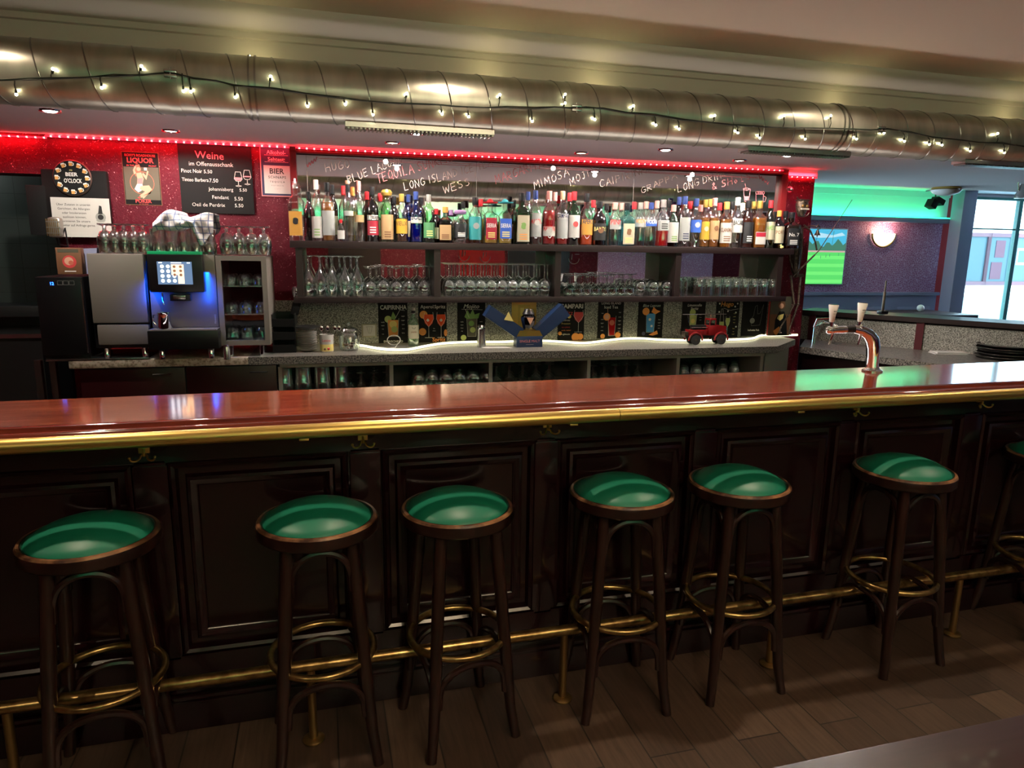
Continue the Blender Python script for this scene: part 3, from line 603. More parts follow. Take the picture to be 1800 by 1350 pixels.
# worktops
u0 = uB(120, 640, VF); um = uB(436, 628, VF); u1 = uB(1367, 607, VF)
b = MB(); b.box(u0, um, VF, WALLV, CZ-.042, CZ, 'granite_light', .006); single('worktop', b, 'pale veined granite worktop under the coffee machine', 'worktop')
b = MB(); b.prism([(um, VF), (u1, VF), (3.11, 4.27), (3.11, WALLV), (um, WALLV)], CZ-.042, CZ, 'granite', 'z'); single('worktop', b, 'grey speckled granite worktop behind the bar with a clipped right corner', 'worktop')
b = MB(); b.box(uB(482, 560, 4.45), 3.05, 4.448, WALLV-.001, CZ+.0005, ZS2-.036, 'granite_splash'); single('backsplash', b, 'speckled grey stone splashback behind the cocktail cards', 'splashback')
# base cabinets
cb = T('base_cabinet', 'dark maroon base cabinet with slim steel handles under the coffee machine', 'cabinet', (u0+.04, VF+.02, 0))
W = uB(487, 665, VF+.02)-(u0+.04)
b = MB(); b.box(0, W, .02, .48, 0, CZ-.045, 'dark_brown'); pmat('maroon_door', (.028, .003, .005), .3)
part('body', b, cb)
for k, (a0, a1, hp) in enumerate(((0, .52, 285), (.525, 1.0, 455))):
    c = MB(); c.box(a0*W+.002, a1*W-.002, 0, .02, .30, CZ-.05, 'maroon_door', .002); q = part('door', c, cb)
    hx = uB(hp, 660, VF)-(u0+.04); h = MB(); h.tube([(hx-.045, -.001, .925), (hx-.045, -.02, .925), (hx+.045, -.02, .925), (hx+.045, -.001, .925)], .004, 'steel', 6); part('handle', h, q)
dv = [uB(x, 670, VF+.02) for x in (493, 688, 862, 1034, 1190, 1336)]
sh = T('open_cabinet', 'grey open base shelving full of glasses under the speckled worktop', 'shelf unit', (0, 0, 0))
b = MB(); b.box(dv[0], dv[-1]+.02, VF+.38, VF+.40, 0, CZ-.045, 'kitchen_dark'); b.box(dv[0], dv[-1]+.02, VF+.02, VF+.40, CZ-.065, CZ-.044, 'grey_panel'); b.box(dv[0], dv[-1], VF+.03, VF+.40, .76, .78, 'grey_panel'); b.box(dv[0], dv[-1], VF+.03, VF+.4, .05, .1, 'grey_panel'); part('body', b, sh)
for x in dv:
    b = MB(); b.box(x-.010, x+.012, VF+.02, VF+.39, 0, CZ-.06, 'grey_panel'); part('side_panel', b, sh)
b = MB(); b.prism([(dv[-1]+.03, VF+.03), (u1-.02, VF+.03), (3.07, 4.28), (3.07, WALLV), (dv[-1]+.03, WALLV)], 0, CZ-.044, 'grey_panel', 'z'); part('end_panel', b, sh)

# wall shelf unit with mirror
su = T('wall_shelf', 'dark brown two tier wall shelf unit holding bottles above and glasses below', 'shelf', (0, 0, 0))
us0, us1 = uB(509, 425, SF_V), uB(1397, 434, SF_V)
b = MB(); b.box(us0, us1, SF_V, WALLV-.012, ZS1-.040, ZS1, 'dark_brown', .003); part('shelf_board', b, su)
b = MB(); b.box(uB(516, 525, SF_V), uB(1382, 520, SF_V), SF_V, WALLV-.012, ZS2-.034, ZS2, 'dark_brown', .003); part('shelf_board', b, su)
for x, lean in ((527, 0), (769, 0), (981, 0), (1192, 0), (1371, 0)):
    u = uB(x, 480, SF_V+.01); b = MB(); b.box(u-.019, u+.019, SF_V+.012, WALLV-.012, ZS2, ZS1-.04, 'dark_brown'); part('divider', b, su)
um0, um1 = uB(522, 300, WALLV), uB(1368, 320, WALLV)
mr_ = T('wall_mirror', 'long wall mirror in a dark red frame with hand-lettered cocktail names', 'mirror', (0, 0, 0))
b = MB(); b.box(um0, um1, WALLV-.010, WALLV-.001, ZS2, SOFFIT-.05, 'mirror'); part('mirror_glass', b, mr_)
b = MB(); b.box(um0-.035, um0, WALLV-.05, WALLV-.001, ZS1, SOFFIT-.01, 'red_frame', .003); b.box(um1, um1+.045, WALLV-.05, WALLV-.001, ZS1, SOFFIT-.01, 'red_frame', .003); b.box(um0-.035, um1+.045, WALLV-.05, WALLV-.001, SOFFIT-.045, SOFFIT-.028, 'red_frame', .003); part('frame', b, mr_)
b = MB()
for x in (540, 837, 1113): u = uB(x, 320, WALLV); b.box(u-.0008, u+.0008, WALLV-.0112, WALLV-.010, ZS1, SOFFIT-.05, 'grey_panel')
part('joint', b, mr_)
# lettering on the mirror
def mpt(px, py): p = bY(px, py, WALLV-.011); return (p.x, p.z)
mb_ = Board(1, 1, 0, 'chalk', back=False); mb_.y = lambda: -.0006
def draw(pls, wd, mt):
    for q in pls: mb_.line(q, wd, mt)
random.seed(3)
px_m = (bY(801, 300, WALLV).x-bY(800, 300, WALLV).x)
for t_, p0, p1, h in (('HUGO', (573, 302), (618, 294), 14), ('BLUE LAGOON', (613, 322), (710, 285), 13), ('TEQUILA SUNRISE', (664, 322), (800, 282), 15), ('LONG ISLAND ICE TEA', (712, 335), (868, 291), 13),
                      ('WESS', (781, 341), (830, 324), 13), ('MARGARITA', (872, 324), (958, 293), 15), ('MIMOSA', (940, 333), (1003, 308), 14), ('MOJITO', (1003, 326), (1058, 298), 13), ('CAIPIRINHA', (1055, 330), (1150, 300), 13),
                      ('GRAPPA', (1128, 340), (1192, 312), 11), ('LONG DRINKS', (1192, 338), (1290, 306), 14), ('& SHotS', (1252, 334), (1323, 314), 13)):
    draw(strokes(t_, mpt(*p0), mpt(*p1), h*px_m), .0032, 'chalk_red' if t_ in ('TEQUILA SUNRISE', 'MARGARITA', '& SHotS') else 'chalk_dim')
draw([[mpt(560, 278), mpt(800, 290), mpt(1100, 302), mpt(1333, 313)], [mpt(592, 278), mpt(900, 291), mpt(1200, 305), mpt(1330, 312)]], .0028, 'chalk_pink')
for cx, cy0 in ((548, 285), (1343, 317)):
    s_ = 1 if cx < 900 else -1; draw([[mpt(cx-9+i*2.2, cy0+s_*(7-i*1.6)+(3 if i % 2 else -3)) for i in range(9)]], .006, 'chalk_pink')
draw([[mpt(960+5*sin(t)**3*1.0, 286-4*cos(t)+1.6*cos(2*t)) for t in [2*pi*i/14 for i in range(15)]]], .006, 'chalk_pink')
draw([[mpt(540, 300), mpt(541, 345)]], .002, 'chalk')
mb_.poly([mpt(1308, 352), mpt(1317, 352), mpt(1317, 345), mpt(1308, 345)], 'chalk_pink'); draw([[mpt(1307, 332), mpt(1309, 354), mpt(1316, 354), mpt(1319, 333)], [mpt(1306, 332), mpt(1312, 330), mpt(1319, 332), mpt(1312, 335), mpt(1306, 332)], [mpt(1312, 334), mpt(1310, 323)]], .004, 'chalk_pink')
draw([[mpt(1329, 342), mpt(1329, 361), mpt(1341, 361), mpt(1342, 342)], [mpt(1342, 344), mpt(1347, 347), mpt(1345, 354), mpt(1341, 355)]]+[[mpt(1331+i*3.4+2.6*cos(t), 339+2.6*sin(t)) for t in [2*pi*j/8 for j in range(9)]] for i in range(4)], .0035, 'chalk_pink')
def mlo(px, py): p = bY(px, py, WALLV-.011); return (p.x, p.z)
for cx, cy0 in ((816, 450), (853, 452), (1009, 455)):
    draw([[mlo(cx-9+9*(1-cos(t)), cy0+9*sin(t)) for t in [pi*i/8 for i in range(9)]], [mlo(cx-3, cy0-8), mlo(cx-4, cy0+1)], [mlo(cx+2, cy0-8), mlo(cx+(1 if cx < 1000 else 9), cy0-1 if cx < 1000 else cy0-8)]], .0035, 'chalk')
draw([[mlo(1096, 438), mlo(1099, 446), mlo(1109, 451), mlo(1118, 443), mlo(1117, 436), mlo(1109, 440), mlo(1096, 438)]], .003, 'chalk')
q = part('lettering', mb_.p, mr_); q.location = (0, WALLV-.010, 0)

# ------------------------------------------------------------------ bottles
def prof_bottle(kind, w, h):
    r = w/2
    P_ = {
     'round': [(0, 0), (.9, 0), (1, .015), (1, .56), (.93, .63), (.70, .70), (.42, .755), (.34, .80), (.32, .93), (.36, .935), (.36, .955), (.32, .96)],
     'slim':  [(0, 0), (.92, 0), (1, .015), (1, .66), (.9, .71), (.55, .76), (.40, .80), (.36, .95), (.40, .955), (.36, .97)],
     'wine':  [(0, 0), (.92, 0), (1, .015), (1, .55), (.88, .63), (.55, .72), (.36, .80), (.33, .95), (.37, .955), (.34, .97)],
     'square': [(0, 0), (.92, 0), (1, .015), (1, .60), (.95, .65), (.60, .70), (.36, .74), (.33, .93), (.37, .935), (.33, .95)],
     'squat': [(0, 0), (.92, 0), (1, .02), (1, .55), (.92, .63), (.6, .70), (.34, .74), (.30, .90), (.36, .91), (.32, .93)],
     'bell':  [(0, 0), (.92, 0), (1, .02), (.97, .30), (.90, .45), (.98, .55), (.9, .62), (.6, .70), (.40, .78), (.36, .95), (.40, .955), (.36, .97)],
     'orb':   [(0, 0), (.75, 0), (.85, .02), (1, .14), (1, .48), (.85, .62), (.5, .70), (.36, .75), (.34, .90), (.40, .91), (.34, .93)]}[kind]
    return [(max(a, 0)*r+1e-5, z*h) for a, z in P_]
_bm = {}
def wrap(mb, r, z0, z1, a0, a1, mt, n=14, sq=0):
    """label: an arc standing just proud of the bottle"""
    vs = []
    for i in range(n+1):
        t = a0+(a1-a0)*i/n; c, d = sin(t), -cos(t)
        k = (abs(c)**sq+abs(d)**sq)**(-1/sq) if sq else 1
        vs += [(r*c*k, r*d*k, z0), (r*c*k, r*d*k, z1)]
    mb.add(vs, [(2*i, 2*i+2, 2*i+3, 2*i+1) for i in range(n)], mt, True)
def wtext(mb, s, r, z, hgt, mt, maxang=1.5, sq=0, bold=.01):
    vs, fs, w = text2d(s, bold); k = hgt/.7
    if w*k/r > maxang: kx = maxang*r/w
    else: kx = k
    out = []
    for x, y in vs:
        t = (x-w/2)*kx/r; c, d = sin(t), -cos(t); q = (abs(c)**sq+abs(d)**sq)**(-1/sq) if sq else 1
        out.append(((r+.0006)*c*q, (r+.0006)*d*q, z+y*k))
    mb.add(out, fs, mt)
def bottle(px, wpx, ytop, kind, gl_, cap, lab, label, liq=None, fill=.5, lab2=None, txt=None, txtc='ink_black', v=4.285, capkind='screw', lz=(.10, .50), emblem=None, row='bottles standing in the front row of the top shelf', ink=None):
    k = (bY(px+.5, 420, v).x-bY(px-.5, 420, v).x); w = wpx*k; zt = bY(px, ytop, v).z; h = max(.10, zt-ZS1)
    u = uB(px, 425, v); sq = 6 if kind in ('square', 'squat') else 0
    t = T('bottle', label, 'bottle', (u, v, ZS1+.0005), row, random.uniform(-.15, .15))
    ch = .07*h/.3 if capkind in ('screw',) else .04; pr = prof_bottle(kind, w, h)
    b = MB(); b.lathe(pr, gl_, 20 if not sq else 24, sq=sq); part('glass_body', b, t)
    rn = .40*w/2
    if liq:
        b = MB(); zf = fill*h; lp = [(1e-5, .006)] + [(max(1e-5, r_-.0025), max(z_, .006)) for r_, z_ in pr[1:] if z_ < zf] ; lp += [(lp[-1][0], zf), (1e-5, zf)]; b.lathe(lp, liq, 16 if not sq else 24, sq=sq); part('liquid', b, t)
    b = MB()
    if capkind == 'screw': b.lathe([(rn*1.02, .84*h), (rn*1.06, .85*h), (rn*1.06, .995*h), (rn*.9, h), (1e-4, h)], cap, 14)
    elif capkind == 'cork': b.lathe([(rn*.9, .93*h), (rn*1.05, .94*h), (rn*1.3, .945*h), (rn*1.3, .995*h), (1e-4, h)], cap, 14); b.lathe([(rn*1.0, .80*h), (rn*1.02, .93*h)], 'cap_black', 14)
    elif capkind == 'hat': b.lathe([(rn*1.0, .90*h), (rn*2.9, .905*h), (rn*3.2, .93*h), (rn*2.9, .925*h), (rn*1.4, .925*h), (rn*1.1, .97*h), (rn*.5, 1.0*h), (1e-4, 1.0*h)], cap, 16)
    elif capkind == 'pour': b.lathe([(rn*.95, .84*h), (rn*.95, .90*h), (rn*.4, .92*h), (rn*.3, 1.0*h), (1e-4, h)], cap, 10)
    elif capkind == 'ball': b.lathe([(rn*1.0, .86*h), (rn*1.9, .88*h), (rn*2.2, .94*h), (rn*1.6, .99*h), (1e-4, h)], cap, 14)
    part('cap', b, t)
    if lab:
        b = MB(); r = w/2+.0008; a = 1.15 if not sq else .74; wrap(b, r, lz[0]*h, lz[1]*h, -a, a, lab, sq=sq)
        if lab2: wrap(b, r+.0004, (lz[1]-.10)*h, (lz[1]-.01)*h, -a*.95, a*.95, lab2, sq=sq)
        if ink:   # small print lines
            for j in range(3): z_ = (lz[0]+.04+j*.045)*h; wrap(b, r+.0005, z_, z_+.006, -.5, .5, ink, 6, sq)
        if emblem:
            zc = (lz[0]*.4+lz[1]*.6)*h; rr = w*.22; b.add([(rr*sin(t_), -(w/2+.003)*sqrt(max(.05, 1-(rr*sin(t_)/(w/2+.003))**2)) - .0006, zc+rr*cos(t_)) for t_ in [2*pi*i/16 for i in range(16)]], [list(range(16))], emblem)
        if txt: wtext(b, txt, r+.0008, (lz[1]-.085)*h if lab2 else (lz[0]*.45+lz[1]*.55)*h, .030*h/.3*(.9 if len(txt) > 4 else 1.2), txtc, a*1.7, sq)
        part('label', b, t)
    return t
BT = [
 (523, 27, 314, 'square', 'clear_glass', 'cap_silver', 'lab_orange', 'clear liquor bottle with pouring spout and orange label, leftmost on the top shelf', dict(capkind='pour', emblem='lab_black', lz=(.08, .47))),
 (559, 20, 316, 'round', 'clear_glass', 'cap_white', 'lab_white', 'clear bottle with white capsule and white label, second in the front row', dict(ink='ink_green', lz=(.05, .40))),
 (578, 24, 321, 'round', 'clear_glass', 'cap_black', 'lab_silver', 'amber rum bottle with black cap and silvery upright label', dict(liq='liq_amber', fill=.66, lz=(.10, .52), txtc='ink_brown')),
 (600, 13, 386, 'round', 'clear_glass', 'cap_red', 'lab_white', 'miniature clear bottle between the amber bottle and the tall clear ones', dict(lz=(.1, .5))),
 (614, 18, 317, 'slim', 'clear_glass', 'cork', 'lab_silver', 'tall clear bottle with black collar and pale cork stopper', dict(capkind='cork', lz=(.42, .50))),
 (633, 18, 318, 'slim', 'clear_glass', 'cap_pink', 'lab_tan', 'tall clear bottle with reddish brown neck capsule', dict(lz=(.32, .44))),
 (656, 21, 328, 'round', 'dark_glass', 'cap_black', 'lab_red', 'dark bitter bottle with black cap and bright red label', dict(txt='RAMAZZOTTI', txtc='ink_white', lz=(.12, .48), lab2='ink_black', liq='liq_brown', fill=.6, ink='ink_white')),
 (681, 23, 333, 'round', 'pale_green_glass', 'cap_gold', 'lab_tan', 'pale green bottle with gold cap and large tan label', dict(lz=(.05, .52), ink='ink_brown', capkind='ball')),
 (707, 21, 341, 'round', 'clear_glass', 'cap_gold', 'lab_yellow', 'bottle with gold cap, yellow label and dark liqueur', dict(liq='liq_brown', fill=.5, lz=(.18, .48), txt='VIEUX', txtc='ink_brown')),
 (732, 21, 337, 'bell', 'blue_glass', 'cap_navy', 'lab_white', 'deep blue ribbed liqueur bottle with white collar label', dict(lz=(.38, .50), liq='lab_blue', fill=.36, txt='BOLS', txtc='ink_navy')),
 (754, 21, 342, 'slim', 'pale_green_glass', 'cap_silver', 'lab_green', 'tall pale green bottle with green and yellow label', dict(lz=(.10, .42), ink='ink_yellow')),
 (783, 23, 364, 'square', 'smoke_glass', 'cap_orange', 'lab_tan', 'squat square dark bottle with orange neck seal and tan label', dict(liq='liq_brown', fill=.55, lz=(.08, .50), ink='ink_brown')),
 (809, 26, 369, 'orb', 'clear_glass', 'cap_purple', 'lab_black', 'round clear bottle with black printed face and purple stopper', dict(capkind='ball', lz=(.16, .58), emblem='lab_black', ink='ink_white')),
 (835, 24, 347, 'round', 'clear_glass', 'cap_black', 'lab_teal', 'wide clear bottle with large teal label', dict(lz=(.08, .58), emblem='lab_silver')),
 (861, 22, 350, 'squat', 'clear_glass', 'cap_red', 'lab_red', 'tequila bottle with red sombrero cap and red label', dict(capkind='hat', liq='liq_gold', fill=.18, lz=(.10, .58), txt='SIERRA', txtc='ink_white', ink='ink_yellow')),
 (887, 23, 350, 'squat', 'clear_glass', 'cap_teal', 'lab_blue', 'golden tequila bottle with teal sombrero cap', dict(capkind='hat', liq='liq_gold', fill=.5, lz=(.12, .56), txt='SIERRA', txtc='ink_white', ink='ink_yellow')),
 (916, 25, 339, 'square', 'green_glass', 'cap_black', 'lab_cream', 'square dark green herbal liqueur bottle with cream label and round emblem', dict(liq='liq_brown', fill=.5, lz=(.05, .56), emblem='ink_green', lab2=None, ink='ink_orange')),
 (940, 21, 335, 'round', 'clear_glass', 'cap_navy', 'lab_silver', 'clear vermouth bottle with silver round label and red bar', dict(lz=(.14, .58), emblem='lab_white', txt='MARTINI', txtc='ink_red')),
 (964, 22, 336, 'round', 'clear_glass', 'cap_pink', 'lab_white', 'dark red vermouth bottle with round white label', dict(liq='liq_red', fill=.64, lz=(.16, .34), emblem='lab_white', txt='MARTINI', txtc='ink_red')),
 (987, 21, 336, 'round', 'clear_glass', 'cork', 'lab_silver', 'clear bitter aperitif bottle with copper cap and silvery label', dict(liq='liq_red', fill=.12, lz=(.12, .58), txt='CAMPARI', txtc='ink_navy', lab2='lab_white')),
 (1007, 21, 337, 'round', 'green_glass', 'cap_red', 'lab_white', 'bright green glass bottle with red cap and red and white label', dict(lz=(.14, .56), emblem='ink_red')),
 (1029, 22, 340, 'round', 'clear_glass', 'cap_black', 'lab_orange', 'orange red spritz aperitif bottle with black cap', dict(liq='liq_orange', fill=.40, lz=(.20, .50), txt='APEROL', txtc='ink_navy', lab2='lab_orange')),
 (1052, 23, 354, 'round', 'dark_glass', 'cap_black', 'lab_black', 'dark brown cream liqueur bottle with black label', dict(liq='liq_brown', fill=.6, lz=(.12, .50), txt='BAILEYS', txtc='ink_yellow', emblem='ink_brown')),
 (1079, 21, 356, 'round', 'clear_glass', 'cap_pink', 'lab_silver', 'clear spirit bottle with pink cap and red writing', dict(lz=(.38, .58), txt='PINK', txtc='ink_red')),
 (1100, 23, 357, 'square', 'aqua_glass', 'cap_black', 'lab_cream', 'square pale blue gin bottle with narrow cream label', dict(lz=(.04, .52), ink='ink_yellow', emblem='ink_brown')),
 (1123, 20, 356, 'round', 'clear_glass', 'cap_silver', 'lab_silver', 'short clear spirit bottle with dark cap and orange lettering', dict(lz=(.44, .60), txt='VODKA', txtc='ink_orange')),
 (1142, 20, 356, 'round', 'clear_glass', 'cap_navy', 'lab_blue', 'clear spirit bottle with navy cap and blue band', dict(lz=(.46, .56), txt='VODKA', txtc='ink_white')),
 (1163, 21, 351, 'round', 'clear_glass', 'cap_silver', 'lab_silver', 'clear bottle with silver cap and dark red drink in its lower half', dict(liq='liq_red', fill=.34, lz=(.34, .56), ink='ink_black')),
 (1181, 19, 360, 'round', 'green_glass', 'cap_pink', 'lab_white', 'green bottle with white label and pale pink cap', dict(lz=(.10, .58), ink='ink_green')),
 (1200, 20, 345, 'slim', 'clear_glass', 'cap_navy', 'lab_silver', 'tall clear bottle with navy cap and dark vertical lettering', dict(lz=(.12, .58), ink='ink_navy')),
 (1220, 19, 349, 'round', 'clear_glass', 'cap_navy', 'lab_blue', 'clear bottle with navy cap and cobalt blue label', dict(lz=(.30, .56), emblem='lab_white')),
 (1236, 17, 351, 'round', 'clear_glass', 'cap_gold', 'lab_yellow', 'whisky bottle with gold cap and mustard yellow label', dict(liq='liq_amber', fill=.62, lz=(.16, .54), emblem='lab_cream')),
 (1252, 18, 348, 'round', 'clear_glass', 'cap_pink', 'lab_tan', 'whisky bottle with copper cap and tan label', dict(liq='liq_amber', fill=.60, lz=(.16, .54), emblem='ink_brown')),
 (1273, 21, 355, 'round', 'clear_glass', 'cap_orange', 'lab_white', 'whisky bottle with orange cap and off-white label with a dark figure', dict(liq='liq_amber', fill=.62, lz=(.10, .54), txt='CLANSMAN', txtc='ink_brown', ink='ink_brown')),
 (1292, 19, 347, 'round', 'clear_glass', 'cap_white', 'lab_white', 'clear white rum bottle with white cap and black lettering', dict(lz=(.30, .58), txt='BACARDI', txtc='ink_black')),
 (1311, 19, 352, 'round', 'brown_glass', 'cap_black', 'lab_black', 'dark amber rum bottle with black label and pale print', dict(liq='liq_amber', fill=.62, lz=(.10, .54), ink='ink_white')),
 (1331, 20, 353, 'square', 'clear_glass', 'cap_gold', 'lab_white', 'square whisky bottle with a slanted red label', dict(liq='liq_amber', fill=.64, lz=(.08, .34), lab2='lab_red')),
 (1350, 17, 352, 'wine', 'green_glass', 'cap_red', 'lab_cream', 'dark green whiskey bottle with red cap and cream label', dict(liq='liq_brown', fill=.5, lz=(.18, .55), txt='JAMESON', txtc='ink_green')),
 (1366, 18, 370, 'round', 'dark_glass', 'cap_orange', 'lab_cream', 'small dark bottle with orange cap and wide cream label', dict(lz=(.14, .58), txt='PORTO', txtc='ink_brown')),
 (1388, 22, 373, 'square', 'brown_glass', 'cap_black', 'lab_black', 'square whiskey bottle with black label, rightmost on the top shelf', dict(liq='liq_brown', fill=.6, lz=(.08, .55), ink='ink_white', txt='No. 7', txtc='ink_white')),
]
for px, wpx, yt, kd, gl_, cap, lab, label, kw in BT:
    vv = 4.285 if wpx > 14 else 4.235
    bottle(px, wpx, yt, kd, gl_, cap, lab, label, v=vv, **kw)
BK = [(545, 337, 'dark_glass', 'cap_black', 'liq_brown'), (587, 325, 'brown_glass', 'cap_black', 'liq_amber'), (606, 327, 'clear_glass', 'cap_red', None), (622, 329, 'clear_glass', 'cap_orange', 'liq_gold'), (647, 337, 'brown_glass', 'cap_red', 'liq_amber'),
      (670, 340, 'clear_glass', 'cap_red', None), (694, 345, 'dark_glass', 'cap_black', 'liq_brown'), (719, 342, 'blue_glass', 'cap_navy', 'lab_blue'), (741, 347, 'dark_glass', 'cap_black', None), (767, 367, 'dark_glass', 'cap_red', 'liq_brown'), (793, 369, 'clear_glass', 'cap_purple', None),
      (814, 355, 'clear_glass', 'cap_black', None), (845, 350, 'clear_glass', 'cap_red', 'liq_gold'), (902, 352, 'brown_glass', 'cap_black', None), (927, 337, 'clear_glass', 'cap_navy', None), (974, 338, 'clear_glass', 'cap_pink', 'liq_red'), (999, 339, 'green_glass', 'cap_red', None), (1041, 352, 'clear_glass', 'cap_red', 'liq_orange'),
      (1064, 358, 'clear_glass', 'cap_black', None), (1090, 357, 'clear_glass', 'cap_pink', None), (1112, 355, 'clear_glass', 'cap_red', None), (1133, 354, 'clear_glass', 'cap_pink', None), (1152, 353, 'clear_glass', 'cap_pink', 'liq_red'), (1173, 352, 'dark_glass', 'cap_black', None), (1190, 346, 'dark_glass', 'cap_navy', None), (1209, 354, 'clear_glass', 'cap_red', None),
      (1228, 360, 'clear_glass', 'cap_pink', 'liq_amber'), (1244, 350, 'clear_glass', 'cap_gold', 'liq_amber'), (1261, 357, 'clear_glass', 'cap_red', 'liq_amber'), (1283, 354, 'dark_glass', 'cap_black', 'liq_brown'), (1301, 357, 'clear_glass', 'cap_white', None), (1321, 354, 'brown_glass', 'cap_gold', 'liq_amber'), (1358, 372, 'green_glass', 'cap_black', None), (1377, 371, 'dark_glass', 'cap_black', None)]
capn = {'cap_black': 'black', 'cap_red': 'red', 'cap_orange': 'orange', 'cap_navy': 'navy', 'cap_purple': 'purple', 'cap_pink': 'pink', 'cap_gold': 'gold', 'cap_white': 'white'}
gn = {'dark_glass': 'dark', 'brown_glass': 'brown', 'clear_glass': 'clear', 'blue_glass': 'blue', 'green_glass': 'green'}
for i, (px, yt, gl_, cap, liq) in enumerate(BK):
    near = min(BT, key=lambda q: abs(q[0]-px)); side = 'left' if px < near[0] else 'right'
    nl = near[7].split(',')[0]
    nl = nl.split(' between ')[0].replace(' herbal liqueur', '').replace(' liqueur', '').replace(' gin', '')
    nl = nl.split(' with ')[0] + (' with ' + nl.split(' with ')[1].split(' and ')[0] if ' with ' in nl else '')
    bottle(px, 18, yt, 'round', gl_, cap, 'lab_cream' if i % 2 else None, 'rear %s bottle, %s cap, %s of the %s' % (gn[gl_], capn[cap], side, nl), liq=liq, fill=.55, v=4.385, row='bottles standing in the second row of the top shelf', lz=(.12, .45))
# tiny yellow duck on the shelf edge
p = bY(1375, 431, 4.22); d = T('rubber_duck', 'tiny yellow duck figure on the shelf beside the rightmost bottle', 'figurine', (p.x, 4.222, ZS1)); b = MB(); b.sphere((0, 0, .009), .010, 'ink_yellow', 8, (1.3, .8, .9)); b.sphere((-.008, 0, .022), .0065, 'ink_yellow', 8); part('body', b, d); b = MB(); b.sphere((-.015, 0, .021), .003, 'ink_orange', 6, (1.6, 1, .6)); part('beak', b, d)

# ------------------------------------------------------------------ glassware
def glass_mesh(kind):
    b = MB(); G = 'clear_glass'
    P_ = {  # upside down: rim at z=0, foot on top
     'flute': [(.031, 0), (.036, .03), (.038, .06), (.033, .10), (.016, .138), (.007, .155), (.006, .205), (.010, .213), (.038, .218), (.038, .220), (.001, .220)],
     'goblet': [(.030, 0), (.040, .025), (.043, .05), (.036, .085), (.014, .105), (.007, .11), (.006, .165), (.010, .173), (.036, .178), (.036, .180), (.001, .180)],
     'wine': [(.029, 0), (.036, .03), (.038, .055), (.030, .085), (.010, .10), (.004, .105), (.0038, .17), (.008, .176), (.033, .179), (.033, .181), (.001, .181)],
     'cordial': [(.028, 0), (.032, .02), (.030, .045), (.012, .060), (.006, .065), (.008, .085), (.006, .10), (.008, .118), (.030, .123), (.030, .126), (.001, .126)],
     'stemless': [(.030, 0), (.041, .03), (.043, .06), (.036, .09), (.020, .102), (.001, .104)],
     'tumbler': [(.033, 0), (.032, .05), (.029, .115), (.028, .118), (.001, .118)],
     'shot': [(.020, 0), (.019, .035), (.017, .062), (.001, .063)],
     'beerstem': [(.030, 0), (.036, .04), (.034, .075), (.022, .100), (.008, .108), (.008, .125), (.012, .13), (.031, .135), (.031, .138), (.001, .138)],
     'mug': [(.036, 0), (.037, .06), (.035, .065), (.034, .125), (.033, .13), (.001, .13)],
     'cup': [(.036, 0), (.040, .03), (.038, .055), (.026, .072), (.001, .074)]}[kind]
    n = 20; b.lathe(P_, G, n)
    inner = [(max(.001, r-.0018), z) for r, z in P_ if z < (.10 if kind not in ('cordial', 'shot', 'cup') else .05)]
    b.lathe(inner, G, n)
    if kind in ('tumbler',):   # faceted relief
        for i in range(12):
            a = 2*pi*i/12; b.tube([((.0338-z*.03)*cos(a), (.0338-z*.03)*sin(a), z) for z in (.004, .06, .10)], .0016, G, 4)
        for z in (.075, .095): b.lathe([(.0318, z), (.0330, z+.003), (.0312, z+.006)], G, n)
    if kind == 'mug':
        for i in range(10): a = 2*pi*i/10; b.tube([(.0372*cos(a), .0372*sin(a), z) for z in (.006, .055)], .002, G, 4)
    return b.mesh('glass')
GM = {}
def put_glass(kind, u, v, z, label, cat, group, s=1, name='drinking_glass'):
    if kind not in GM: GM[kind] = glass_mesh(kind)
    o = single(name, GM[kind], label, cat, (u, v, z), group, random.uniform(0, 3)); o.scale = (s, s, s); return o
def uS(px, v): return uB(px, 515, v)
zt = ZS2+.0005
fl = ('first', 'second', 'third', 'fourth', 'fifth', 'sixth')
for i, px in enumerate((543, 564, 584, 607, 629)):
    put_glass('flute', uS(px, 4.26), 4.26, zt, 'upturned champagne flute, %s from the left on the lower shelf' % fl[i], 'glass', 'champagne flutes on the lower shelf', 1.08, 'champagne_flute')
for px in (575, 598, 618): put_glass('flute', uS(px, 4.36), 4.36, zt, 'upturned champagne flute in the row behind the five front flutes', 'glass', 'rear champagne flutes', 1.08, 'champagne_flute')
for i, (px, k, s) in enumerate(((652, 'goblet', .95), (674, 'goblet', 1.02), (697, 'goblet', .96), (719, 'goblet', 1.0), (745, 'goblet', 1.04))):
    put_glass(k, uS(px, 4.27), 4.27, zt, 'upturned balloon goblet, %s of the five right of the flutes' % fl[i], 'glass', 'balloon goblets on the lower shelf', s, 'wine_glass')
for px in (663, 686, 709, 733, 755): put_glass('goblet', uS(px, 4.37), 4.37, zt, 'upturned goblet in the rear row right of the flutes', 'glass', 'rear goblets on the lower shelf', 1.0, 'wine_glass')
for r_, v in enumerate((4.245, 4.32, 4.395)):
    for i in range(10):
        px = 789+i*18.6+r_*5; 
        if px < 973: put_glass('wine', uS(px, v), v, zt, 'upturned long-stemmed wine glass packed in the second shelf compartment', 'glass', 'packed wine glasses in the second compartment', 1.10, 'wine_glass')
for r_, v in enumerate((4.25, 4.33)):
    for i in range(5): put_glass('cordial', uS(1000+i*15.5+r_*4, v), v, zt, 'upturned short-stemmed glass at the left of the third compartment', 'glass', 'short stemmed glasses in the third compartment', 1.08, 'stemmed_glass')
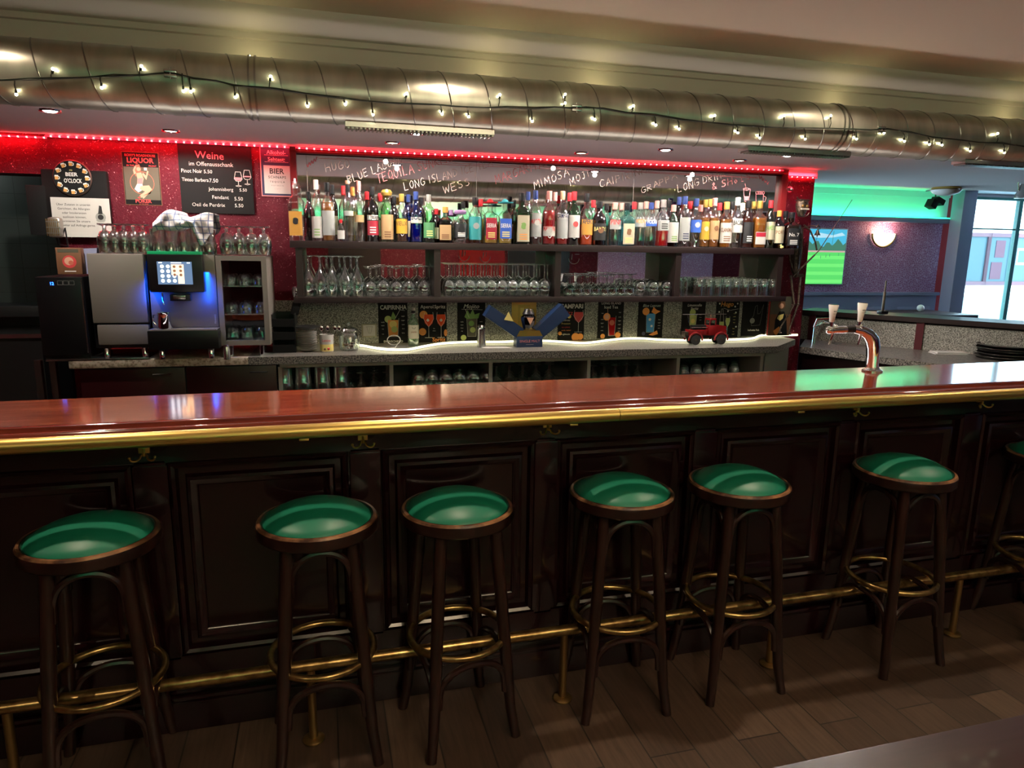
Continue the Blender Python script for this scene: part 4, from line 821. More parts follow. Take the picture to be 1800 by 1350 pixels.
for r_, v in enumerate((4.25, 4.34)):
    for i in range(3): put_glass('cordial', uS(1076+i*15+r_*3, v), v, zt, 'upturned small wine glass in the middle of the third compartment', 'glass', 'small wine glasses in the third compartment', 1.15, 'stemmed_glass')
for i, px in enumerate((1124, 1147, 1170)):
    put_glass('stemless', uS(px, 4.27), 4.27, zt, 'large upturned stemless tumbler, %s of three in the third compartment' % ('left', 'middle', 'right')[i], 'glass', 'stemless tumblers in the third compartment', .98)
for px in (1114, 1136, 1159): put_glass('stemless', uS(px, 4.37), 4.37, zt, 'large upturned stemless tumbler in the back of the third compartment', 'glass', 'rear stemless tumblers', .98)
for i, px in enumerate((1191+0, 1201)):
    put_glass('shot', uS(px+3, 4.26), 4.26, zt, 'tiny shot glass right of the fourth divider, %s' % ('left', 'right')[i], 'glass', 'shot glasses right of the divider', .95, 'shot_glass'); put_glass('shot', uS(px+3, 4.26), 4.26, zt+.060, 'tiny shot glass stacked on the %s lower one' % ('left', 'right')[i], 'glass', 'stacked shot glasses', .90, 'shot_glass')
for r_, v in enumerate((4.25, 4.33, 4.40)):
    for i in range(9):
        px = 1227+i*16.2+r_*2
        if px < 1362: put_glass('tumbler', uS(px, v), v, zt, 'faceted upturned tumbler in the tight rows of the rightmost compartment', 'glass', 'faceted tumblers in the rightmost compartment', .98, 'tumbler_glass')
put_glass('stemless', uS(521, 4.24), 4.24, zt, 'small clear glass standing left of the shelf unit divider', 'glass', None, .62)
# glasses in the open cabinets below
for c, (p0, p1, kind, sc, nr, z0) in enumerate(((500, 600, 'mug', .95, 4, .78), (612, 680, 'cordial', .9, 4, .78), (735, 855, 'stemless', 1.0, 6, .80), (872, 965, 'cordial', 1.1, 5, .78), (1042, 1120, 'cordial', .95, 5, .78), (1200, 1290, 'stemless', .9, 5, .78))):
    for i in range(nr):
        for v in (4.02, 4.12, 4.22):
            px = p0+(p1-p0)*i/(nr-1); z = .781
            put_glass(kind, uB(px, 665, v), v, z, 'clear glass on the dim lower shelving, ' + ('tall ones at the far left', 'short ones in the first bay', 'rounded ones in the second bay', 'stemmed ones in the third bay', 'stemmed ones in the fourth bay', 'rounded ones in the last bay')[c], 'glass', 'glasses in the open cabinet bay %s' % 'abcdef'[c], sc*(1.0 if c else 1.25))

# ------------------------------------------------------------------ coffee machine block
MV = 3.985
def U(px, py=540, v=MV): return uB(px, py, v)
ZT = bY(300, 447, MV).z
g = T('coffee_grinder_unit', 'flat-fronted grey milk and grinder cabinet left of the coffee machine', 'coffee equipment', (U(158), MV, CZ))
w = U(260)-U(158); h = ZT-CZ
b = MB(); b.box(.0, w, .03, .40, .055, h-.004, 'black', .004); part('housing', b, g)
b = MB(); b.box(.006, w-.004, 0, .03, .19, h, 'machine_grey', .008); part('upper_door', b, g)
b = MB(); b.box(.022, w-.004, 0, .03, .075, .182, 'machine_grey', .008); part('lower_door', b, g)
for x in (.05, w-.04):
    b = MB(); b.lathe([(.016, 0), (.016, .05), (.012, .056), (.001, .056)], 'chrome', 14, Matrix.Translation((x, .03, 0))); part('foot', b, g)
m_ = T('coffee_machine', 'grey automatic coffee machine with touch screen and blue lit sides', 'coffee machine', (U(263), MV, CZ))
w = U(382)-U(263)
b = MB(); b.box(0, w, .02, .42, .16, h, 'machine_grey', .008); b.box(0, w, .10, .42, .07, .16, 'machine_grey', .006); part('housing', b, m_)
xa, xb = U(268)-U(263), U(364)-U(263); zs0 = bY(318, 514, MV-.03).z-CZ; zs1 = bY(318, 451, MV-.03).z-CZ
b = MB(); b.box(xa, xb, -.035, .022, zs0, zs1+.012, 'black', .008); sp = part('control_panel', b, m_)
b = MB(); b.box(xa+.004, xb-.006, -.034, .02, zs1+.010, zs1+.026, 'emerald', .002); part('top_strip', b, m_)
bs = Board(U(345)-U(285), bY(318, 460, MV-.035).z-bY(318, 500, MV-.035).z, .001, 'black')
pmat('screen_dark', (.02, .03, .05), .2, emit=(.10, .16, .26), es=.8); pmat('screen_white', (.8, .85, .9), .3, emit=(.75, .9, 1), es=1.3); pmat('screen_tan', (.7, .45, .25), .3, emit=(1, .62, .36), es=1.1)
bs.rect(0, 0, 1, 1, 'screen_dark')
for r_ in range(4):
    for c_ in range(2 if r_ < 2 else 3): bs.circ(.14+c_*.17, .83-r_*.21-.04, .055, 'screen_white', 12)
bs.rect(.40, .42, .76, .88, 'screen_tan'); bs.rect(.58, .04, .76, .42, 'screen_tan'); bs.rect(.05, .93, .15, .97, 'screen_white'); bs.rect(.4, .93, .7, .97, 'screen_white'); bs.rect(.86, .93, .95, .97, 'screen_white')
for r_ in range(3):
    for c_ in range(2): bs.circ(.49+c_*.18, .78-r_*.18, .045, 'ink_skin', 10)
part('screen', bs.p, sp, (U(285)-U(263), -.036, bY(318, 500, MV-.035).z-CZ))
b = MB(); zc = bY(320, 522, MV).z-CZ; b.box(U(302)-U(263), U(338)-U(263), -.03, .02, zc-.02, zc+.015, 'black', .004); b.box(U(308)-U(263), U(330)-U(263), -.034, -.03, zc-.010, zc+.010, 'steel', .002); part('coffee_outlet', b, m_)
b = MB(); x = U(289)-U(263); b.tube([(x, -.02, zs0), (x, -.02, zs0-.04), (x+.004, -.022, zs0-.065)], .004, 'chrome', 8); part('milk_spout', b, m_)
b = MB(); b.box(-.004, w+.008, -.075, .10, .055, .155, 'black', .005); b.box(.0, w, -.07, .09, .155, .160, 'machine_grey'); part('drip_tray', b, m_)
bt_ = Board(.02, .1, .0, 'white', back=False); bt_.text('FRANKE', .5, 0, .8, 'ink_white', rot=0, maxw=40); q = part('badge', bt_.p, m_, (w-.012, -.0+.0185, .205)); q.rotation_euler = (0, -pi/2, 0); q.scale = (.12, 1, .12)
for x in (.05, w-.04):
    b = MB(); b.lathe([(.016, 0), (.016, .05), (.012, .056), (.001, .056)], 'chrome', 14, Matrix.Translation((x, -.03, 0))); part('foot', b, m_)
light('AREA', 'machine_side_light', (U(263)+.006, MV-.012, CZ+.40), .32, (.0, .09, 1), .02, (60, 0, 0), .26); light('AREA', 'machine_side_light', (U(367), MV-.012, CZ+.40), .36, (.0, .09, 1), .02, (60, 0, 0), .26)
# cup cooler
c_ = T('cup_warmer', 'grey glass-fronted cup warmer with three shelves of cups', 'cup warmer', (U(384), MV, CZ)); w = U(472)-U(384)
b = MB(); b.box(0, w, .36, .38, .06, h-.006, 'matt_black'); b.box(0, .012, 0.02, .38, .06, h-.006, 'machine_grey'); b.box(w-.012, w, .02, .38, .06, h-.006, 'machine_grey'); b.box(0, w, .02, .38, h-.02, h-.006, 'machine_grey'); b.box(0, w, .02, .38, .06, .09, 'machine_grey'); part('housing', b, c_)
b = MB(); ring(b, 0, w, .062, h-.004, [(0, .02), (0, .0), (.026, 0), (.026, .018)], 'machine_grey'); b.f.pop(); b.m.pop(); b.sm.pop(); part('door_frame', b, c_)
b = MB(); b.box(.026, w-.026, .012, .015, .088, h-.03, 'pane_glass'); part('glass_door', b, c_)
sz = [.092, bY(430, 551, MV+.05).z-CZ, bY(430, 502, MV+.05).z-CZ]
for z in sz[1:]:
    b = MB(); b.box(.012, w-.012, .03, .36, z-.006, z, 'steel'); part('shelf', b, c_)
for k in (.045, w-.05): 
    b = MB(); b.lathe([(.014, 0), (.014, .055), (.001, .056)], 'chrome', 14, Matrix.Translation((k, .03, 0))); part('foot', b, c_)
for si, z in enumerate(sz):
    for i in range(3):
        for v in (MV+.08, MV+.2):
            put_glass('cup', U(384)+.055+i*.075, v, CZ+z+.0005, 'small glass cup on the %s shelf of the cup warmer' % ('bottom', 'middle', 'top')[si], 'cup', 'cups on the %s shelf of the cup warmer' % ('bottom', 'middle', 'top')[si], .85, 'glass_cup')
# milk jug and shaker
p = bZ(291, 590, CZ+.16); j = T('milk_jug', 'polished steel milk jug on the coffee machine drip tray', 'jug', (uB(290, 580, MV-.03), MV-.03, CZ+.1605)); b = MB(); b.lathe([(.001, 0), (.036, 0), (.038, .006), (.030, .075), (.031, .085)], 'chrome', 24); b.lathe([(.030, .085), (.029, .075), (.035, .008), (.001, .006)], 'chrome', 24); part('body', b, j); b = MB(); b.tube([(-.031, 0, .075), (-.05, 0, .072), (-.055, 0, .04), (-.037, 0, .018)], .003, 'chrome', 8); part('handle', b, j)
p = bZ(399, 632, CZ); t = T('salt_shaker', 'small steel shaker in front of the cup warmer', 'shaker', (p.x, p.y+.01, CZ)); b = MB(); b.lathe([(.001, 0), (.018, 0), (.018, .055), (.014, .066), (.014, .07)], 'steel', 20); part('body', b, t); b = MB(); b.lathe([(.014, .068), (.013, .078), (.001, .08)], 'chrome', 20); part('cap', b, t)
# glasses on the machines
for (p0, p1, n_, kind, nm, lab_, pos) in ((187, 254, 5, 'beerstem', 'stemmed_glass', 'upturned stemmed beer glass on top of the grey cabinet left of the coffee machine', 'a'), (278, 368, 5, 'mug', 'beer_mug', 'upturned ribbed beer glass under the tea towel on the coffee machine', 'b'), (400, 465, 4, 'beerstem', 'stemmed_glass', 'upturned beer tulip glass on top of the cup warmer', 'c')):
    for v in (MV+.06, MV+.15, MV+.24):
        for i in range(n_):
            px = p0+(p1-p0)*i/(n_-1); s = 1.1 if pos != 'b' else 1.0
            put_glass(kind, uB(px, 440, v), v, ZT+.0005, lab_, 'glass', lab_.replace('upturned ', '')+'es', s, nm)
# tea towel heaped on the mugs
def towel():
    pts = [(268, 405), (270, 390), (282, 376), (284, 371), (295, 369), (306, 373), (318, 373), (330, 378), (345, 384), (358, 382), (368, 390), (375, 402), (374, 414), (362, 421), (352, 430), (346, 422), (338, 409), (330, 400), (312, 399), (298, 398), (284, 405), (276, 414), (268, 412)]
    bm = bmesh.new(); v0 = MV+.01; NX, NZ = 46, 22; vs = []
    ctr = bY(322, 394, v0)
    random.seed(11); ph = [random.uniform(0, 6) for _ in range(8)]
    b = MB(); grid = []
    for i in range(NX+1):
        s = i/NX; px = 268+107*s
        top = 392-20*sin(min(1, s*2.2)*pi/2)*(1-.0*s)+ 6*sin(s*9+ph[0])+ (10*s if s > .45 else 0) - 2
        bot = 410-8*sin(s*pi) + 3*sin(s*13+ph[1]) + (24*math.exp(-((s-.80)/.11)**2))
        top = min(top, bot-12)
        row = []
        for k in range(NZ+1):
            t = k/NZ; y = top+(bot-top)*t; dep = .09*sin(pi*min(1, t*.98+.05))**.6*(.75+.5*sin(s*11+t*5+ph[2])*.35+.25*sin(s*23-t*7+ph[3]))*sin(pi*(s*.94+.03))**.4
            p = bY(px, y, v0+.02-dep); row.append((p.x, p.y, p.z))
        grid.append(row)
    vs = [p for r in grid for p in r]; fs = [(i*(NZ+1)+k, (i+1)*(NZ+1)+k, (i+1)*(NZ+1)+k+1, i*(NZ+1)+k+1) for i in range(NX) for k in range(NZ)]
    # back half gives the heap its depth
    back = [(x, 2*(v0+.10)-y if True else y, z) for x, y, z in vs]; n0 = len(vs)
    top_edge = [(i*(NZ+1), (i+1)*(NZ+1), n0+(i+1)*(NZ+1), n0+i*(NZ+1)) for i in range(NX)]
    b.add(vs+back, fs+[tuple(n0+j for j in reversed(f)) for f in fs]+top_edge, 'tea_towel', True)
    return b
b = towel(); u_t, v_t, z_t = 0, 0, 0
single('tea_towel', b, 'white tea towel with dark check lines heaped over glasses on the coffee machine', 'towel')
bpy.data.objects['tea_towel'].location = b2w(0, 0, 0)
# small cans of clutter left of the machine
p = bY(126, 480, 4.10); b = Board(.115, .135, .05, 'ink_brown', .002); b.rect(.08, .82, .92, .95, 'ink_olive'); b.circ(.52, .48, .28, 'ink_red'); b.circ(.50, .50, .18, 'ink_skin'); b.circ(.58, .44, .10, 'ink_hair'); b.rect(.3, .1, .75, .14, 'ink_white')
zwf = bY(110, 484, 3.96).z
b.make('carton', 'small brown printed carton standing on the black wine cooler', 'box', (bY(108, 480, 4.08).x, 4.08, zwf+.002))
b = MB(); b.prism([(0, 0), (.07, 0), (.085, .135), (-.01, .13)], 0, .12, 'wainscot', 'y'); single('plastic_tub', b, 'lilac grey plastic tub squeezed between carton and grey cabinet', 'tub', (bY(143, 480, 4.1).x, 4.1, zwf+.002))
# wine cooler
pL, pR = bY(59, 486, 3.965), bY(153, 484, 3.965); pB = bY(80, 628, 3.965)
wc = T('wine_cooler', 'black glass-fronted wine cooler with blue temperature digits at the far left', 'wine cooler', (pL.x+.004, 3.965, CZ+.0105)); w = pR.x-pL.x-.03; hh = pL.z-CZ-.012
b = MB(); b.box(0, w, .02, .38, .0, hh, 'black', .004); part('housing', b, wc)
b = MB(); b.box(0.0, w, -.004, .02, .02, hh-.002, 'black', .003); part('glass_door', b, wc)
b = MB(); b.box(w-.006, w-.001, -.006, -.003, .03, hh-.01, 'steel'); part('edge_strip', b, wc)
pmat('digits_blue', (0, .1, .6), .3, emit=(.02, .12, 1), es=5)
tx = Board(.03, .02, 0, 'black', back=False); tx.text('12', .5, .1, .7, 'digits_blue', .02); part('digits', tx.p, wc, (bY(86, 503, 3.96).x-pL.x-.004, -.0045, bY(86, 507, 3.96).z-CZ+.005))
tx = Board(.08, .025, 0, 'black', back=False)
for k in range(3): tx.line([(.02+k*.33, .1), (.30+k*.33, .1), (.30+k*.33, .9), (.02+k*.33, .9), (.02+k*.33, .1)], .0012, 'grey_panel')
part('buttons', tx.p, wc, (bY(101, 503, 3.96).x-pL.x-.004, -.0045, bY(100, 507, 3.96).z-CZ+.005))
b = MB(); b.box(bY(80, 632, VF).x, bY(262, 628, VF).x, VF+.0, VF+.36, CZ+.000, CZ+.010, 'steel', .002); 
single('steel_tray', b, 'thin steel tray under the wine cooler and the grey cabinet', 'tray')
b = MB()
for x in (62, 88): u = bY(x, 660, VF+.05).x; b.box(u, u+.03, VF+.05, VF+.08, 0, CZ-.001, 'steel')
single('side_stand', b, 'narrow metal stand legs left of the maroon base cabinet', 'stand')
# stacked black boxes, plates
p0, p1 = bY(479, 600, 4.1), bY(520, 600, 4.1); w = p1.x-p0.x
for k in range(3):
    b = MB(); z = k*.073; b.box(0, w, 0, .22, z, z+.012, 'black'); b.box(0, .006, 0, .22, z, z+.070, 'black'); b.box(w-.006, w, 0, .22, z, z+.070, 'black'); b.box(0, w, .214, .22, z, z+.07, 'black'); b.prism([(0, z), (0, z+.045), (w, z+.045), (w, z)], -.002, .004, 'matt_black', 'y')
    single('storage_box', b, 'black plastic storage box right of the cup warmer, %s of three' % ('bottom', 'middle', 'top')[k], 'box', (p0.x, 4.1, CZ+.0005+k*.001), 'black storage boxes')
p = bZ(540, 616, CZ); b = MB(); b.lathe([(.001, .002), (.03, 0), (.058, .010), (.060, .012), (.030, .005), (.001, .005)], 'cup_white', 28); sm_ = b.mesh('saucer')
for k in range(11):
    single('saucer', sm_, 'white saucer in the stack beside the black boxes, ' + ('lowest', 'second', 'third', 'fourth', 'fifth', 'sixth', 'seventh', 'eighth', 'ninth', 'tenth', 'topmost')[k] + ' counted upwards', 'saucer', (p.x, 4.16, CZ+.001+k*.0100), 'white saucers in a stack')
b = MB(); b.lathe([(.001, 0), (.04, 0), (.075, .014), (.076, .018), (.04, .006), (.001, .006)], 'rubber', 28); single('bowl', b, 'dark shallow bowl lying on top of the white saucers', 'bowl', (p.x, 4.19, CZ+.124))
# spoon cup, cookie jar
p = bZ(575, 617, CZ); t = T('cutlery_cup', 'white tin with red lettering and fruit band holding spoons', 'cup', (p.x, 4.12, CZ))
b = MB(); b.lathe([(.001, 0), (.036, 0), (.041, .10)], 'paper', 24); b.lathe([(.0395, .10), (.035, .004), (.001, .004)], 'paper', 24); wrap(b, .0385, .005, .045, -1.4, 1.4, 'ink_yellow'); wtext(b, 'Lattina', .041, .062, .014, 'ink_red', 1.2); b.sphere((.01, -.036, .02), .008, 'ink_red', 6); b.sphere((-.01, -.036, .018), .007, 'ink_brown', 6); part('tin', b, t)
for k, (x, a) in enumerate(((-.015, -.25), (.0, .1), (.012, .55), (.02, .8))):
    b = MB(); b.tube([(0, 0, 0), (a*.03, 0, .06), (a*.07, 0, .105)], .002, 'chrome', 6); b.sphere((a*.078, 0, .115), .010, 'chrome', 8, (1, .35, 1.6)); single('spoon', b, 'steel spoon in the white tin, %s' % ('leaning furthest left', 'upright in the middle', 'leaning right', 'leaning furthest right')[k], 'spoon', (p.x+x*.5, 4.12, CZ+.02), 'spoons in the tin')
p = bZ(614, 614, CZ); t = T('cookie_jar', 'cut glass cookie jar with knobbed lid', 'jar', (p.x, 4.16, CZ))
b = MB(); b.lathe([(.001, .001), (.050, .001), (.056, .01), (.058, .09), (.048, .105), (.050, .112)], 'clear_glass', 24); b.lathe([(.052, .012), (.054, .088), (.046, .10)], 'clear_glass', 24)
for i in range(12):
    a = 2*pi*i/12
    for s in (-1, 1): b.tube([(.0585*cos(a+s*t_*.26), .0585*sin(a+s*t_*.26), .012+.075*t_) for t_ in (0, .5, 1)], .0018, 'clear_glass', 4)
part('jar_body', b, t); b = MB(); b.lathe([(.052, .112), (.056, .118), (.05, .13), (.02, .14), (.006, .145), (.012, .155), (.006, .163), (.001, .164)], 'clear_glass', 24); part('lid', b, t)
b = MB(); random.seed(5)
for k in range(6): single('cookie', MB().lathe([(.001, 0), (.016, .001), (.018, .005), (.014, .009), (.001, .010)], 'ink_brown', 12), 'small brown sweet in the cookie jar', 'sweet', (p.x+random.uniform(-.024, .024), 4.16+random.uniform(-.024, .024), CZ+.006+k*.007), 'brown sweets in the jar')
# wall socket, small framed picture
p0 = bY(636, 593, 4.44); p1 = bY(662, 569, 4.44); s = Board(p1.x-p0.x, p1.z-p0.z, .008, 'lab_cream', .002); s.rect(.1, .1, .9, .9, 'ink_white'); s.line([(.35, .75), (.45, .3), (.6, .3), (.7, .75)], .0012, 'ink_olive'); s.line([(.3, .78), (.75, .78)], .0015, 'ink_olive'); s.line([(.5, .3), (.52, .7)], .0012, 'ink_green'); s.make('small_picture', 'small cream framed sketch of a glass on the splashback', 'picture', (p0.x, 4.447, p0.z))
p = bZ(728, 611, CZ)
t = T('bottle', 'clear bottle with pale cream label standing before the splashback cards', 'bottle', (bY(727, 600, 4.30).x, 4.30, CZ)); b = MB(); hb = bY(727, 541, 4.30).z-CZ; b.lathe(prof_bottle('round', .068, hb), 'pale_green_glass', 20); part('glass_body', b, t); b = MB(); wrap(b, .0348, .20*hb, .56*hb, -1.2, 1.2, 'lab_cream'); b.tube([(-.012, -.0362, .50*hb), (0, -.0362, .46*hb), (.012, -.0362, .50*hb)], .0012, 'ink_black', 4); wtext(b, 'pastis', .0352, .36*hb, .012, 'ink_brown', 1.0); part('label', b, t); b = MB(); b.lathe([(.0125, .84*hb), (.0125, hb), (.001, hb)], 'cap_silver', 14); b.lathe([(.0128, .86*hb), (.0128, .93*hb)], 'cap_black', 14); part('cap', b, t)
# cocktail cards
def card(x0, y0, x1, y1, mt='chalkboard', v=4.442, th=.006):
    p0 = bY(x0, y1, v); p1 = bY(x1, y0, v); return Board(p1.x-p0.x, p1.z-p0.z, th, mt), (p0.x, v+.005, p0.z)
def tallglass(s, cx, z0, z1, w, mt, rim='ink_white'):
    s.poly([(cx-w*.42, z0), (cx+w*.42, z0), (cx+w*.5, z1-.04), (cx-w*.5, z1-.04)], mt); s.line([(cx-w*.55, z1), (cx-w*.44, z0-.01), (cx+w*.44, z0-.01), (cx+w*.55, z1)], .0014, rim)
def winebowl(s, cx, z0, z1, w, mt):
    s.line([(cx, z0), (cx, z0+(z1-z0)*.42)], .002, 'ink_white'); s.line([(cx-w*.4, z0), (cx+w*.4, z0)], .002, 'ink_white'); zb = z0+(z1-z0)*.42
    s.poly([(cx, zb), (cx+w*.38, zb+(z1-zb)*.25), (cx+w*.5, zb+(z1-zb)*.55), (cx+w*.47, zb+(z1-zb)*.85), (cx-w*.47, zb+(z1-zb)*.85), (cx-w*.5, zb+(z1-zb)*.55), (cx-w*.38, zb+(z1-zb)*.25)], mt)
    s.line([(cx-w*.44, z1), (cx-w*.52, zb+(z1-zb)*.55), (cx, zb), (cx+w*.52, zb+(z1-zb)*.55), (cx+w*.44, z1)], .0014, 'ink_white')
def scrib(s, x0, x1, zs, mt='ink_white'):
    for z in zs: s.text(random.choice(('lime', 'sugar', 'ice', 'soda', 'mint', '4 cl', 'rum')), (x0+x1)/2, z, .028, mt, maxw=x1-x0)
random.seed(9)
s, l = card(666, 531, 716, 606); s.text('CAIPIRINHA', .52, .83, .10, 'ink_white', .02, maxw=.9); s.circ(.33, .60, .12, 'ink_lime'); tallglass(s, .5, .20, .62, .36, 'ink_orange'); s.circ(.5, .48, .13, 'ink_yellow'); s.circ(.54, .36, .11, 'ink_lime'); s.poly([(.42, .62), (.5, .78), (.6, .66), (.56, .58)], 'ink_green'); s.line([(.58, .62), (.74, .82), (.90, .80)], .002, 'ink_white'); scrib(s, .05, .25, (.52, .44, .36, .24)); scrib(s, .74, .95, (.66, .56, .46, .36, .26)); s.text('ERFRISCHEND', .5, .05, .05, 'ink_white', .01, maxw=.85)
s.make('cocktail_card', 'black cocktail card headed caipirinha with an orange and lime drink', 'card', l, group='cocktail cards on the splashback')
s, l = card(736, 532, 785, 602); s.text('Aperol', .30, .86, .085, 'ink_white', .01, maxw=.46); s.text('Spritz', .76, .86, .085, 'ink_white', .01, maxw=.4); s.circ(.18, .70, .14, 'ink_orange'); winebowl(s, .36, .12, .76, .34, 'liq_orange' if 'liq_orange' in MATS else 'ink_red'); winebowl(s, .80, .12, .76, .32, 'liq_orange'); s.circ(.33, .56, .06, 'ink_white', 4); s.circ(.80, .56, .06, 'ink_white', 4); s.circ(.14, .27, .13, 'ink_orange'); s.circ(.96, .24, .12, 'ink_orange', sx=.5); s.text('Spritz', .72, .02, .10, 'ink_orange', .02, maxw=.5); scrib(s, .45, .65, (.34, .28))
s.make('cocktail_card', 'black cocktail card headed spritz with two red orange wine glasses', 'card', l, group='cocktail cards on the splashback')
s, l = card(804, 531, 853, 599); s.text('Mojito', .5, .84, .11, 'ink_white', 0, maxw=.85, shear=.3); s.line([(.15, .82), (.9, .80)], .0014, 'ink_white'); tallglass(s, .52, .12, .62, .34, 'ink_olive'); s.circ(.50, .45, .10, 'ink_green'); s.circ(.55, .28, .10, 'ink_lime'); s.poly([(.25, .62), (.36, .80), (.45, .68), (.55, .82), (.62, .68), (.8, .72), (.75, .58), (.35, .56)], 'ink_green'); s.line([(.42, .60), (.28, .82)], .002, 'ink_white'); scrib(s, .05, .28, (.48, .40, .32, .24)); scrib(s, .76, .95, (.48, .38, .28, .18)); s.circ(.22, .08, .10, 'ink_lime')
s.make('cocktail_card', 'black cocktail card headed mojito with a green minty drink', 'card', l, group='cocktail cards on the splashback')
s, l = card(980, 530, 1028, 599); s.text('CAMPARI', .5, .83, .11, 'ink_white', .03, maxw=.88); s.text('Spritz', .30, .66, .11, 'ink_red', 0, maxw=.55); winebowl(s, .78, .22, .78, .36, 'ink_red'); s.text('CAMPARI', .28, .50, .04, 'ink_white', maxw=.42); s.text('Prosecco', .30, .42, .045, 'ink_yellow', maxw=.45); s.text('no colors', .30, .33, .04, 'ink_red', maxw=.45); s.text('soda water', .32, .25, .04, 'ink_orange', maxw=.45); s.text('e ghiaccio', .3, .15, .04, 'ink_white', maxw=.45); s.circ(.68, .09, .15, 'ink_orange', sx=1); s.circ(.86, .10, .12, 'ink_orange'); s.circ(.08, .19, .07, 'ink_orange'); s.circ(.42, .62, .07, 'ink_yellow')
s.make('cocktail_card', 'black bitter spritz card with a bright red drink and orange slices', 'card', l, group='cocktail cards on the splashback')
s, l = card(1050, 529, 1097, 595); s.text('LONG ISLAND', .5, .91, .06, 'ink_white', maxw=.85); s.text('Iced Tea', .5, .80, .08, 'ink_white', maxw=.8); tallglass(s, .55, .08, .60, .28, 'liq_red'); s.circ(.55, .42, .10, 'ink_hair'); s.circ(.34, .58, .14, 'ink_orange'); s.circ(.34, .58, .09, 'ink_skin'); s.line([(.45, .08), (.36, .80)], .0025, 'ink_skin'); scrib(s, .05, .28, (.66, .50, .40, .30, .20)); scrib(s, .74, .96, (.68, .56, .46, .36, .26, .18)); s.circ(.20, .06, .09, 'ink_orange'); s.circ(.80, .09, .11, 'ink_orange')
s.make('cocktail_card', 'black iced tea card with a dark red highball and orange slice', 'card', l, group='cocktail cards on the splashback')
s, l = card(1120, 529, 1167, 594); s.text('Blue Lagoon', .52, .84, .08, 'ink_white', 0, maxw=.7, shear=.3); tallglass(s, .50, .16, .70, .34, 'ink_blue'); s.circ(.30, .72, .14, 'ink_orange'); s.poly([(.52, .70), (.60, .84), (.72, .76), (.88, .72), (.68, .64)], 'ink_orange'); s.circ(.47, .50, .06, 'ink_white', 5); s.circ(.55, .32, .05, 'ink_white', 5); scrib(s, .75, .96, (.48, .40, .32, .25)); s.poly([(.45, .08), (.78, .20), (.82, .10), (.62, .06)], 'ink_orange'); s.circ(.24, .12, .07, 'ink_navy')
s.make('cocktail_card', 'black card with a bright blue tall drink and orange garnish', 'card', l, group='cocktail cards on the splashback')
s, l = card(1197, 529, 1241, 588); s.text('Limoncello', .52, .84, .075, 'ink_white', .01, maxw=.62, shear=.2); s.text('Spritz', .52, .74, .075, 'ink_white', .01, maxw=.4, shear=.2); tallglass(s, .48, .28, .62, .30, 'ink_lime'); s.circ(.45, .66, .13, 'ink_lime'); s.circ(.48, .40, .09, 'ink_yellow'); scrib(s, .70, .90, (.58, .50, .42))
s.make('cocktail_card', 'black limoncello card with a lime green drink behind the toy fire engine', 'card', l, group='cocktail cards on the splashback')
s, l = card(1256, 527, 1301, 593); s.text('Hugo', .45, .83, .12, 'ink_orange', .02, maxw=.6, shear=.2); s.line([(.3, .78), (.6, .72), (.95, .76)], .0014, 'ink_white'); s.line([(.18, .48), (.20, .64), (.22, .76), (.28, .76), (.30, .64), (.34, .48), (.34, .22), (.18, .22), (.18, .48)], .0016, 'ink_white'); s.rect(.16, .28, .36, .42, 'ink_lime'); winebowl(s, .52, .06, .56, .18, 'ink_lime')
for k in range(7): s.circ((.12, .8, .9, .12, .5, .85, .9)[k], (.9, .82, .9, .68, .70, .66, .28)[k], .035, 'ink_white', 8)
scrib(s, .65, .95, (.62, .54, .46, .38, .22, .14, .07), 'ink_yellow'); s.make('cocktail_card', 'black Hugo card with white chalk bottle and orange heading', 'card', l, group='cocktail cards on the splashback')
s, l = card(1302, 526, 1350, 591, 'matt_black'); s.line([(.40, .28), (.36, .45), (.46, .56), (.50, .80), (.58, .84), (.62, .60), (.72, .62), (.84, .86), (.78, .50), (.74, .30), (.40, .28)], .0014, 'grey_panel'); s.circ(.42, .42, .10, 'grey_panel'); s.text('helvetia Pub', .5, .14, .05, 'ink_white', .02, maxw=.52)
s.make('pub_card', 'dark green black card with outlined hand sign and small white pub name', 'card', l)
p0 = bY(1350, 590, 4.37); p1 = bY(1392, 521, 4.37); s = Board(p1.x-p0.x, p1.z-p0.z, .008, 'ink_olive'); s.rect(0, 0, 1, .55, 'ink_brown'); s.poly([(.25, 0), (.9, 0), (.8, .45), (.66, .62), (.42, .62), (.25, .4)], 'matt_black'); s.circ(.52, .78, .18, 'ink_brown'); s.circ(.51, .76, .11, 'ink_skin'); s.poly([(.40, .52), (.66, .56), (.62, .44), (.5, .38), (.34, .44)], 'ink_yellow'); s.poly([(.2, .12), (.48, .24), (.55, .14), (.4, .02), (.3, .02)], 'ink_orange')
s.make('portrait_print', 'small dark portrait print leaning at the right end of the splashback', 'picture', (p0.x, 4.372, p0.z))
b = MB(); p = bY(1349, 590, 4.40); q = bY(1352, 525, 4.40); b.box(p.x, p.x+.008, 4.40, 4.415, p.z, q.z, 'ink_red'); single('red_folder', b, 'thin red folder edge beside the portrait print', 'folder')
# gold framed picture behind the blue box
s, l = card(899, 530, 943, 585, 'gold'); s.rect(.25, .1, .75, .9, 'cap_gold'); s.rect(.35, .55, .50, .80, 'ink_yellow'); s.rect(.55, .50, .70, .78, 'ink_yellow'); s.make('gold_plaque', 'gold plaque with two bottles behind the open blue box', 'plaque', l)
